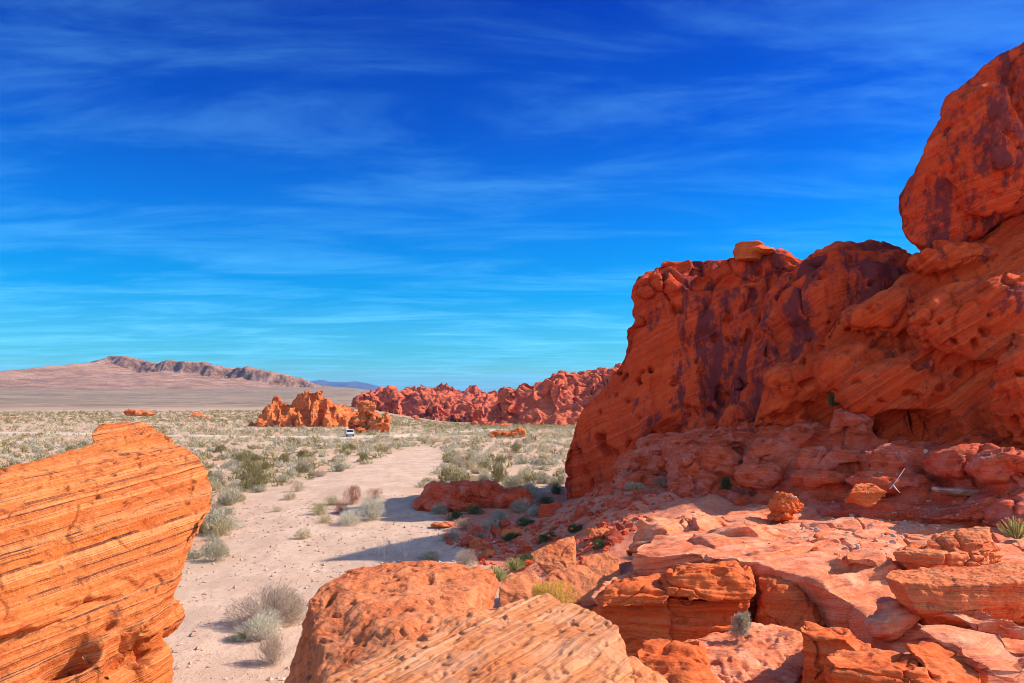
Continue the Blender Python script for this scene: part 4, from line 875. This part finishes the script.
plant('sagebrush', 'grey spreading bush on the gravel right of the left boulder', 'sage', 230, 530, 41, 15, 23, n=1600, size=0.07)
plant('sagebrush', 'grey-green bush with a dark base close beside the left boulder', 'straw', 215, 561, 37, 23, 24, n=1800, size=0.065, mat='sage')
plant('shrub', 'sparse grey bush between the two grey bushes by the left boulder', 'sage', 212, 541, 24, 9, 25, n=700, size=0.06)
twig_bush('bare_shrub', 'bare pale twig bush in front of the near shadow lobe', 402, 556, 74, 20, 26)
plant('sagebrush', 'pale green-grey bush just behind the centre boulder', 'sage', 430, 560, 26, 12, 27, n=1500, size=0.055)
plant('dry_shrub', 'dry purplish bush by the small orange stones', 'purple', 466, 565, 32, 20, 28, n=2000, size=0.07)
plant('grass_tuft', 'bright green grass tuft right beside the centre boulder', 'tuft', 497, 580, 16, 16, 29, D=24.5, n=260, size=0.03, cat='grass tuft')
plant('grass_tuft', 'bright green grass tuft left of the triangular boulder', 'tuft', 515, 569, 14, 14, 30, D=28, n=240, size=0.03, cat='grass tuft')
plant('shrub', 'yellow flowering bush behind the pale slab', 'yellow', 562, 603, 62, 30, 31, D=22.5, n=4200, size=0.045, sink=0.1)
plant('shrub', 'dry yellow-brown twiggy bush at the left of the yellow flowering one', 'purple', 541, 600, 36, 24, 37, D=22.8, n=1600, size=0.08, mat='yellow', sink=0.1)
plant('sagebrush', 'pale sage bush on the sunlit ledge at lower right', 'straw', 741, 630, 23, 27, 33, D=18.6, n=1500, size=0.05, mat='sage', sink=0.1)
plant('yucca', 'spiky yellow-green yucca at the right edge of the bench', 'yucca', 1017, 537, 22, 22, 34, z=3.15, n=120, size=0.05, cat='yucca')
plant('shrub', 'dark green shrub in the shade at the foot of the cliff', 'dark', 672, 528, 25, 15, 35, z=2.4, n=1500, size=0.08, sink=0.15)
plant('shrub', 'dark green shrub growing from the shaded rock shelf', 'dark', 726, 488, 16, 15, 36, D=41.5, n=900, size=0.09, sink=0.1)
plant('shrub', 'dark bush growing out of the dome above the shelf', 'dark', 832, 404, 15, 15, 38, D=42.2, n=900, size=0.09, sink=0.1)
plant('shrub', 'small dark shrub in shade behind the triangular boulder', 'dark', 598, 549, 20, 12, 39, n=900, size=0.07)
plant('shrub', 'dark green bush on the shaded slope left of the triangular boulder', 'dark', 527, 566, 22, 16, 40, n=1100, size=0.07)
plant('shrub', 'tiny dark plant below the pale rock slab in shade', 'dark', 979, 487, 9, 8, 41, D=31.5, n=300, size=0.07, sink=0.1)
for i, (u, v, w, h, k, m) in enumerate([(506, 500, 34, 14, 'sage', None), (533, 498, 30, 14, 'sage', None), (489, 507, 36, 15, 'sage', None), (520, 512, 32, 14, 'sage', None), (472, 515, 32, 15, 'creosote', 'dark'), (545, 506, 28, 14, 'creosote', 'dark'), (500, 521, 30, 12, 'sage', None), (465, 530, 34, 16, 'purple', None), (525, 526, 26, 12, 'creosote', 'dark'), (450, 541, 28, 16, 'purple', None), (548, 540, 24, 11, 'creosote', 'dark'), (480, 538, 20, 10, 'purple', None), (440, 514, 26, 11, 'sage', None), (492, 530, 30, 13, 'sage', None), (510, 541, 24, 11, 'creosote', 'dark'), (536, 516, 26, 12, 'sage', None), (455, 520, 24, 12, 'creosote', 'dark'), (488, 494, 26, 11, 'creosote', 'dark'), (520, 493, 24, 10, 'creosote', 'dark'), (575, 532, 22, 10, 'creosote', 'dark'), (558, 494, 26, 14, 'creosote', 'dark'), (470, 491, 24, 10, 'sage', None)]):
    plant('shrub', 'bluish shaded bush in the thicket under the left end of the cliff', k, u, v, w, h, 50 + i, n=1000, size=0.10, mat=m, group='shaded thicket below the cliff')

# the bushy flat
def field():
    rs = np.random.RandomState(4)
    pts = []
    for (d0, d1, dens) in ((26, 60, 0.62), (60, 110, 0.36), (110, 240, 0.20), (240, 620, 0.085)):
        t0, t1 = math.radians(-35), math.radians(11)
        n = int(0.5 * (t1 - t0) * (d1 ** 2 - d0 ** 2) * dens)
        D = np.sqrt(rs.uniform(d0 ** 2, d1 ** 2, n)); T = rs.uniform(t0, t1, n)
        pts.append(np.stack([D * np.sin(T), D * np.cos(T)], 1))
    p = np.vstack(pts); z = gz(p[:, 0], p[:, 1])
    u = 512 + p[:, 0] / p[:, 1] * FP; v = HV + (H - z) / p[:, 1] * FP
    keep = ~in_poly(p[:, 0], p[:, 1], WASH_G) & (v < 562) & ~((u > 400) & (v > 490)) & ~((u < 60) & (v > 520)) & (u > -60)
    q = np.stack([p[:, 0], p[:, 1], 0 * z], 1)
    keep &= fbm(q / 14, 3, 77) > rs.uniform(-0.75, -0.1, len(p))       # thin and bare patches
    # clear of the road and the outcrops
    keep &= np.array([abs(y - np.interp(x, ROADX, ROADY)) > 5.5 for x, y in p[:, :2]])
    for cu, cD, r in ((303, 300, 21), (370, 230, 8), (142, 468, 9), (199, 440, 7)):
        keep &= np.hypot(p[:, 0] - (cu - 512) / FP * cD, p[:, 1] - cD) > r
    p, z, u, v = p[keep], z[keep], u[keep], v[keep]; D = p[:, 1]; n = len(p)
    R = np.clip(np.exp(rs.normal(-0.42, 0.38, n)), 0.25, 1.35) * (1 + 0.25 * (D > 200)); kind = rs.choice(4, n, p=[.40, .30, .20, .10])
    patch = fbm(np.stack([p[:, 0], p[:, 1], 0 * z], 1) / 25, 2, 88); kind = np.where((patch > 0.30) & (rs.uniform(size=n) < .55), 2, kind)
    kind = np.where((kind == 2) & (D < 70) & (rs.uniform(size=n) < .75), 0, kind)
    kind = np.where((D > 330) & (rs.uniform(size=n) < .6), 2, kind)
    R = np.where(kind == 2, R * 1.15, R); hh = R * np.where(kind == 2, 1.25, 0.95) * rs.uniform(0.8, 1.1, n)
    KN = ['sage', 'straw', 'creosote', 'purple']
    LAB = ['pale grey sage mound among many on the desert flat', 'straw coloured bush among many on the desert flat', 'olive green creosote bush among many on the desert flat', 'dry purplish bush among many on the desert flat']
    NM = ['sagebrush', 'straw_shrub', 'creosote_bush', 'dry_shrub']
    order = np.argsort(-(R / D)); big = order[:280]; rest = order[280:]
    protos = {}
    for k in range(4):
        for j in range(5):
            V, Q, t, SV, SQ = bush_data(KN[k], 1.0, 1.0, 900, 900 + k * 10 + j, 0.12)
            protos[k, j] = foliage_mesh(NM[k], V, Q, t, LEAF[KN[k]], SV, SQ)
    src = {}
    for i in big:
        k = int(kind[i]); key = (k, int(rs.randint(5)))
        if key not in src: o = src[key] = link(NM[k], protos[key])
        else: o = src[key].copy(); COL.objects.link(o)
        o.location = (p[i, 0], p[i, 1], z[i] - 0.04); o.scale = (R[i], R[i], hh[i]); o.rotation_euler.z = rs.uniform(0, 6.28)
        tag(o, LAB[k], 'shrub', 'bushes scattered over the desert flat')
    # everything farther off: one mass, each bush a handful of leaf clumps
    far = {}
    for k in range(4):
        for j in range(4):
            V, Q, t, _, _ = bush_data(KN[k], 1.0, 1.0, 60, 700 + k * 10 + j, 0.34); far[k, j] = (V, Q, t)
    Vs, Qs, Ts, Ms = [], [], [], []; off = 0
    for i in rest:
        k = int(kind[i]); V, Q, t = far[k, int(rs.randint(4))]
        m = len(Q) if D[i] < 170 else 30
        a = rs.uniform(0, 6.28); c_, s_ = math.cos(a), math.sin(a)
        W = V[:m * 4] * [R[i], R[i], hh[i]]; W = np.stack([W[:, 0] * c_ - W[:, 1] * s_ + p[i, 0], W[:, 0] * s_ + W[:, 1] * c_ + p[i, 1], W[:, 2] + z[i] - 0.04], 1)
        sh = rs.uniform(-0.35, 0.35); tt = np.clip(t[:m * 4] + [sh, 0], 0, 1)
        Vs.append(W); Qs.append(Q[:m] + off); Ts.append(tt); Ms.append(np.full(m, k)); off += len(W)
    V = np.vstack(Vs); Q = np.vstack(Qs); T = np.vstack(Ts)
    me = mesh_arrays('desert_scrub', V, Q, [LEAF[k] for k in KN], np.concatenate(Ms), False)
    ca = me.color_attributes.new('tint', 'FLOAT_COLOR', 'POINT')
    a = np.zeros((len(V), 4), np.float32); a[:, :2] = T; a[:, 3] = 1; ca.data.foreach_set('color', a.ravel())
    tag(link('desert_scrub', me), 'countless grey and olive bushes covering the far desert flat', 'scrub', kind='stuff')

# ------------------------------------------------------------------ road
_road = [on_ground(u, v) for u, v in ((-140, 432.5), (0, 434), (90, 435), (200, 436.5), (290, 437.5), (350, 438), (392, 437), (420, 435.2), (445, 433), (470, 431), (500, 430))]
ROADX = [g[0] for g in _road]; ROADY = [g[1] for g in _road]
def build_road():
    xs = np.linspace(ROADX[0], ROADX[-1], 160); ys = np.interp(xs, ROADX, ROADY)
    for _ in range(6): ys[1:-1] = (ys[:-2] + 2 * ys[1:-1] + ys[2:]) / 4
    tx, ty = np.gradient(xs), np.gradient(ys); l = np.hypot(tx, ty); nx, ny = -ty / l, tx / l
    rows = []
    for off, dz in ((-5.2, -0.15), (-4.2, 0.22), (0, 0.30), (4.2, 0.22), (5.2, -0.15)):
        x = xs + nx * off; y = ys + ny * off; rows.append(np.stack([x, y, gz(x, y) + dz], 1))
    V = np.stack(rows, 1).reshape(-1, 3); n = len(xs)
    i = np.arange(n - 1)[:, None] * 5
    Q = np.concatenate([i + [k, k + 5, k + 6, k + 1] for k in range(4)])
    me = mesh_arrays('road', V, Q, plain_mat('pale_road_surface', (0.56, 0.42, 0.29), 0.95, 0.15, 0.4))
    tag(link('road', me), 'pale gravel road crossing the desert flat', 'road', kind='structure')
build_road()
field()

# ------------------------------------------------------------------ vehicle on the road
def box_bm(bm, lo, hi, bev=0.0):
    r = bmesh.ops.create_cube(bm, size=1); vs = r['verts']
    for v in vs:
        v.co = Vector([(lo[i] + hi[i]) / 2 + v.co[i] * (hi[i] - lo[i]) for i in range(3)])
    if bev: bmesh.ops.bevel(bm, geom=list({e for v in vs for e in v.link_edges}), offset=bev, segments=2, affect='EDGES')
def bm_obj(name, bm, mat, parent):
    me = bpy.data.meshes.new(name); bmesh.ops.recalc_face_normals(bm, faces=bm.faces[:]); bm.to_mesh(me); bm.free(); me.materials.append(mat); return link(name, me, parent)
def prof(bm, pts, y0, y1, bev):
    a = [bm.verts.new((x, y0, z)) for x, z in pts]; b = [bm.verts.new((x, y1, z)) for x, z in pts]; n = len(pts)
    bm.faces.new(a); bm.faces.new(b[::-1])
    for i in range(n): bm.faces.new([a[(i + 1) % n], a[i], b[i], b[(i + 1) % n]])
    if bev: bmesh.ops.bevel(bm, geom=bm.edges[:], offset=bev, segments=2, affect='EDGES')
def disc(bm, c, r, w, seg=20):
    m = bmesh.ops.create_cone(bm, cap_ends=True, segments=seg, radius1=r, radius2=r, depth=w)
    for v in m['verts']: v.co = Vector((c[0] + v.co.x, c[1] + v.co.z, c[2] + v.co.y))
def build_car():
    paint = plain_mat('white_car_paint', (0.55, 0.55, 0.55), 0.4, 0.02, 1, 0.5); glass = plain_mat('dark_car_glass', (0.02, 0.025, 0.03), 0.1, 0.0, 1, 0.5)
    rub = plain_mat('tyre_rubber', (0.02, 0.02, 0.02), 0.8, 0.1, 3); rim = plain_mat('wheel_metal', (0.5, 0.5, 0.5), 0.35, 0.05, 3, 0.5, 0.8)
    lamp = plain_mat('headlight_glass', (0.75, 0.75, 0.72), 0.15, 0.02, 3, 0.5); tail = plain_mat('tail_light_red', (0.35, 0.02, 0.02), 0.25, 0.05, 3, 0.5); blk = plain_mat('black_plastic', (0.03, 0.03, 0.03), 0.6, 0.1, 3)
    g = on_ground(350, 437.6); root = link('car', None, loc=(g[0], g[1], float(gz(np.array([g[0]]), np.array([g[1]]))[0]) + 0.3)); root.rotation_euler.z = math.radians(-76)
    tag(root, 'white car on the gravel road in front of the orange outcrop', 'car')
    bm = bmesh.new(); prof(bm, [(-2.3, 0.35), (2.25, 0.35), (2.3, 0.72), (2.1, 0.93), (1.1, 1.05), (0.55, 1.62), (-1.7, 1.68), (-2.2, 1.08)], -0.9, 0.9, 0.06); body = bm_obj('body', bm, paint, root)
    bm = bmesh.new(); prof(bm, [(1.12, 1.07), (0.62, 1.58), (0.64, 1.6), (1.18, 1.09)], -0.76, 0.76, 0); bm_obj('windscreen', bm, glass, root)
    bm = bmesh.new(); prof(bm, [(-2.19, 1.12), (-1.78, 1.6), (-1.82, 1.62), (-2.24, 1.14)], -0.74, 0.74, 0); bm_obj('rear_window', bm, glass, root)
    for s in (-1, 1):
        bm = bmesh.new(); prof(bm, [(0.92, 1.1), (0.48, 1.55), (-0.3, 1.57), (-0.3, 1.1)], s * 0.895, s * 0.91, 0); bm_obj('side_window', bm, glass, root)
        bm = bmesh.new(); prof(bm, [(-0.4, 1.1), (-0.4, 1.57), (-1.6, 1.59), (-1.9, 1.12)], s * 0.895, s * 0.91, 0); bm_obj('side_window', bm, glass, root)
        bm = bmesh.new(); box_bm(bm, (2.22, s * 0.7 - 0.18, 0.68), (2.33, s * 0.7 + 0.18, 0.84), 0.02); bm_obj('headlight', bm, lamp, root)
        bm = bmesh.new(); box_bm(bm, (-2.33, s * 0.74 - 0.12, 0.8), (-2.22, s * 0.74 + 0.12, 1.05), 0.02); bm_obj('tail_light', bm, tail, root)
        bm = bmesh.new(); box_bm(bm, (0.75, s * 1.0 - 0.09, 1.05), (0.95, s * 1.0 + 0.09, 1.2), 0.03); bm_obj('wing_mirror', bm, paint, root)
        for x in (-1.4, 1.42):
            w = link('wheel', None, root, (x, s * 0.8, 0.34))
            bm = bmesh.new(); disc(bm, (0, 0, 0), 0.34, 0.24); bm_obj('tyre', bm, rub, w)
            bm = bmesh.new(); disc(bm, (0, s * 0.02, 0), 0.22, 0.23); bm_obj('rim', bm, rim, w)
    for x0, x1 in ((2.2, 2.36), (-2.36, -2.2)):
        bm = bmesh.new(); box_bm(bm, (x0, -0.86, 0.32), (x1, 0.86, 0.55), 0.03); bm_obj('bumper', bm, blk, root)
build_car()

# ------------------------------------------------------------------ loose stones and debris
PALEROCK = plain_mat('pale_stone', (0.60, 0.37, 0.26), 0.95, 0.35, 2.0)
def stone_mesh(seed, mat):
    bm = bmesh.new(); bmesh.ops.create_icosphere(bm, subdivisions=3, radius=1)
    co = np.array([v.co[:] for v in bm.verts]); rs = np.random.RandomState(seed)
    for _ in range(9):                                   # chip flat facets off
        nrm = rs.normal(size=3); nrm /= np.linalg.norm(nrm); d = co @ nrm; lim = rs.uniform(0.45, 0.8)
        co = co - np.outer(np.maximum(d - lim, 0), nrm)
    co *= (1 + 0.07 * fbm(co * 3, 3, seed))[:, None]
    for v, c in zip(bm.verts, co): v.co = c
    me = bpy.data.meshes.new('stone'); bm.to_mesh(me); bm.free(); me.materials.append(mat)
    return me
bpy.context.view_layer.update()
def drop(x, y, top=9.0):
    """height of whatever rock or ground lies under (x, y)"""
    hit, loc, *_ = sc.ray_cast(DG, Vector((x, y, top)), Vector((0, 0, -1)))
    return loc.z if hit else float(gz(np.array([x]), np.array([y]))[0])
DG = bpy.context.evaluated_depsgraph_get()
def scatter(name, label, group, spots, protos, cat='stone'):
    src = {}
    for i, (x, y, zz, r, fl) in enumerate(spots):
        k = i % len(protos)
        if k not in src: o = src[k] = link(name, protos[k])
        else: o = src[k].copy(); COL.objects.link(o)
        o.location = (x, y, zz + r * fl * 0.35); o.scale = (r, r * 0.85, r * fl); o.rotation_euler = (0.2 * math.sin(i * 3.1), 0.2 * math.cos(i * 1.7), i * 2.4)
        tag(o, label, cat, group)
def build_stones():
    rs = np.random.RandomState(12)
    def spots(n, poly, rlo, rhi, z=2.6, top=9.0):
        poly = np.array(poly, float); out = []
        while len(out) < n:
            u = rs.uniform(poly[:, 0].min(), poly[:, 0].max()); v = rs.uniform(poly[:, 1].min(), poly[:, 1].max())
            if not in_poly(np.array([u]), np.array([v]), poly)[0]: continue
            g = Z(u, v, z) if z is not None else on_ground(u, v)
            r = rlo * (rhi / rlo) ** (rs.uniform() ** 2.2)
            out.append((g[0], g[1], drop(g[0], g[1], min(top, 7.3)), r, rs.uniform(0.5, 0.9)))
        return out
    red = [stone_mesh(i, SHELF) for i in range(5)]; pale = [stone_mesh(20 + i, PALEROCK) for i in range(4)]; led = [stone_mesh(40 + i, LEDGE) for i in range(4)]
    scatter('stone', 'loose red stone on the shaded slope below the cliff', 'loose stones on the shaded slope', spots(105, [(470, 505), (545, 512), (600, 503), (700, 512), (655, 540), (615, 560), (540, 548), (480, 540), (455, 522)], 0.10, 0.55, 0.9), red)
    scatter('stone', 'pale broken stone lying on the bedrock bench', 'pale stones on the bench', spots(90, [(770, 512), (830, 505), (930, 512), (1000, 530), (905, 545), (860, 560), (810, 545)], 0.035, 0.17, 2.75, 6), pale)
    scatter('stone', 'small orange stone lying on the bedrock bench', 'orange stones on the bench', spots(40, [(700, 520), (800, 508), (960, 515), (1020, 560), (880, 570), (720, 550)], 0.04, 0.2, 2.75, 6), led)
    scatter('stone', 'loose stone on the shaded rock shelf below the dome', 'loose stones on the shaded shelf', spots(55, [(760, 498), (830, 470), (930, 478), (1010, 490), (1010, 508), (850, 500)], 0.06, 0.28, 3.0, 7), red)
    def rubble(name, label, n, poly, zz, rlo, rhi, mat, top):
        poly = np.array(poly, float); hv = []
        for k in range(6):
            V, F = lump((0, 0, 0), (1, .85, .65), 800 + k, 12, k, 0.4); hv.append((np.array([v[:] for v in V]), [f for f in F if len(f) == 3]))
        Vs, Fs, off, m = [], [], 0, 0
        while m < n:
            u = rs.uniform(poly[:, 0].min(), poly[:, 0].max()); v = rs.uniform(poly[:, 1].min(), poly[:, 1].max())
            if not in_poly(np.array([u]), np.array([v]), poly)[0]: continue
            g = Z(u, v, zz); r = rlo * (rhi / rlo) ** (rs.uniform() ** 2.0); h = drop(g[0], g[1], top)
            V, F = hv[m % 6]; a = rs.uniform(0, 6.28); c_, s_ = math.cos(a), math.sin(a)
            W = V * r; W = np.stack([W[:, 0] * c_ - W[:, 1] * s_ + g[0], W[:, 0] * s_ + W[:, 1] * c_ + g[1], W[:, 2] + h + r * .15], 1)
            Vs.append(W); Fs.append(np.array(F) + off); off += len(W); m += 1
        tag(link(name, mesh_arrays(name, np.vstack(Vs), np.vstack(Fs), mat, None, False)), label, 'rubble', kind='stuff')
    rubble('rubble', 'small red rubble covering the shaded slope below the cliff', 1500, [(470, 505), (545, 508), (600, 498), (700, 498), (780, 500), (760, 512), (690, 520), (640, 545), (600, 560), (540, 550), (480, 540), (448, 522), (436, 508), (450, 500)], 1.2, 0.05, 0.26, SHELF, 7.3)
    rubble('gravel', 'pale gravel lying in the hollows of the bedrock bench', 700, [(700, 520), (800, 506), (930, 508), (1010, 530), (905, 548), (860, 565), (780, 545)], 2.75, 0.015, 0.07, PALEROCK, 6)
    # gravel of the wash: too many to count
    st = []
    n = 5200; D = np.sqrt(rs.uniform(17 ** 2, 62 ** 2, n)); T = np.radians(rs.uniform(-26, 2, n)); x = D * np.sin(T); y = D * np.cos(T)
    z = gz(x, y); base = np.array([(1, 0, 0), (-1, 0, 0), (0, 1, 0), (0, -1, 0), (0, 0, .7), (0, 0, -.7)], float)
    F = np.array([(0, 2, 4), (2, 1, 4), (1, 3, 4), (3, 0, 4), (2, 0, 5), (1, 2, 5), (3, 1, 5), (0, 3, 5)])
    r = 0.018 * (5.5) ** (rs.uniform(size=n) ** 2.4) * 1.3
    V = base[None] * r[:, None, None] * rs.uniform(0.6, 1.25, (n, 6, 3)); a = rs.uniform(0, 6.28, n); c_, s_ = np.cos(a)[:, None], np.sin(a)[:, None]
    V = np.stack([V[..., 0] * c_ - V[..., 1] * s_ + x[:, None], V[..., 0] * s_ + V[..., 1] * c_ + y[:, None], V[..., 2] + z[:, None] + r[:, None] * 0.2], -1).reshape(-1, 3)
    me = mesh_arrays('pebbles', V, (F[None] + np.arange(n)[:, None, None] * 6).reshape(-1, 3), PALEROCK, None, False)
    tag(link('pebbles', me), 'pale pebbles strewn over the gravel wash', 'pebbles', kind='stuff')
build_stones()
def tube(name, label, pts, r0, r1, mat, cat):
    A, B, ra, rb = [], [], [], []
    for q in pts:
        q = [np.array(p) for p in q]
        for i in range(len(q) - 1):
            A.append(q[i]); B.append(q[i + 1]); t0, t1 = i / (len(q) - 1), (i + 1) / (len(q) - 1); ra.append(r0 + (r1 - r0) * t0); rb.append(r0 + (r1 - r0) * t1)
    V, Q = sticks(A, B, np.array(ra), np.array(rb)); o = link(name, mesh_arrays(name, V, Q, mat)); tag(o, label, cat); return o
tube('dead_branch', 'bleached forked dead branch leaning on the shaded rock shelf', [[P(890, 489, 31.0), P(894, 484, 31.0), P(899, 477, 31.0), (P(905, 468, 31.2))], [P(893, 485, 31.0), P(897, 490, 30.8), P(900, 493, 30.7)]], 0.03, 0.012, PALESTEM, 'branch')
rock('rock_slab', 'long pale rock slab lying in the shade right of the dead branch', PALEROCK, [lump(P(966, 492.5, 31), (1.15, 0.5, 0.20), 4, 16, 0.05, 0.95, -0.08)], 0.03, cat='rock slab', seed=301, smooth_it=2, amps=((0.05, 0.5), (0.02, 0.15)), strata=((0, 0, 1), 0.03, 0.12, 0.03))
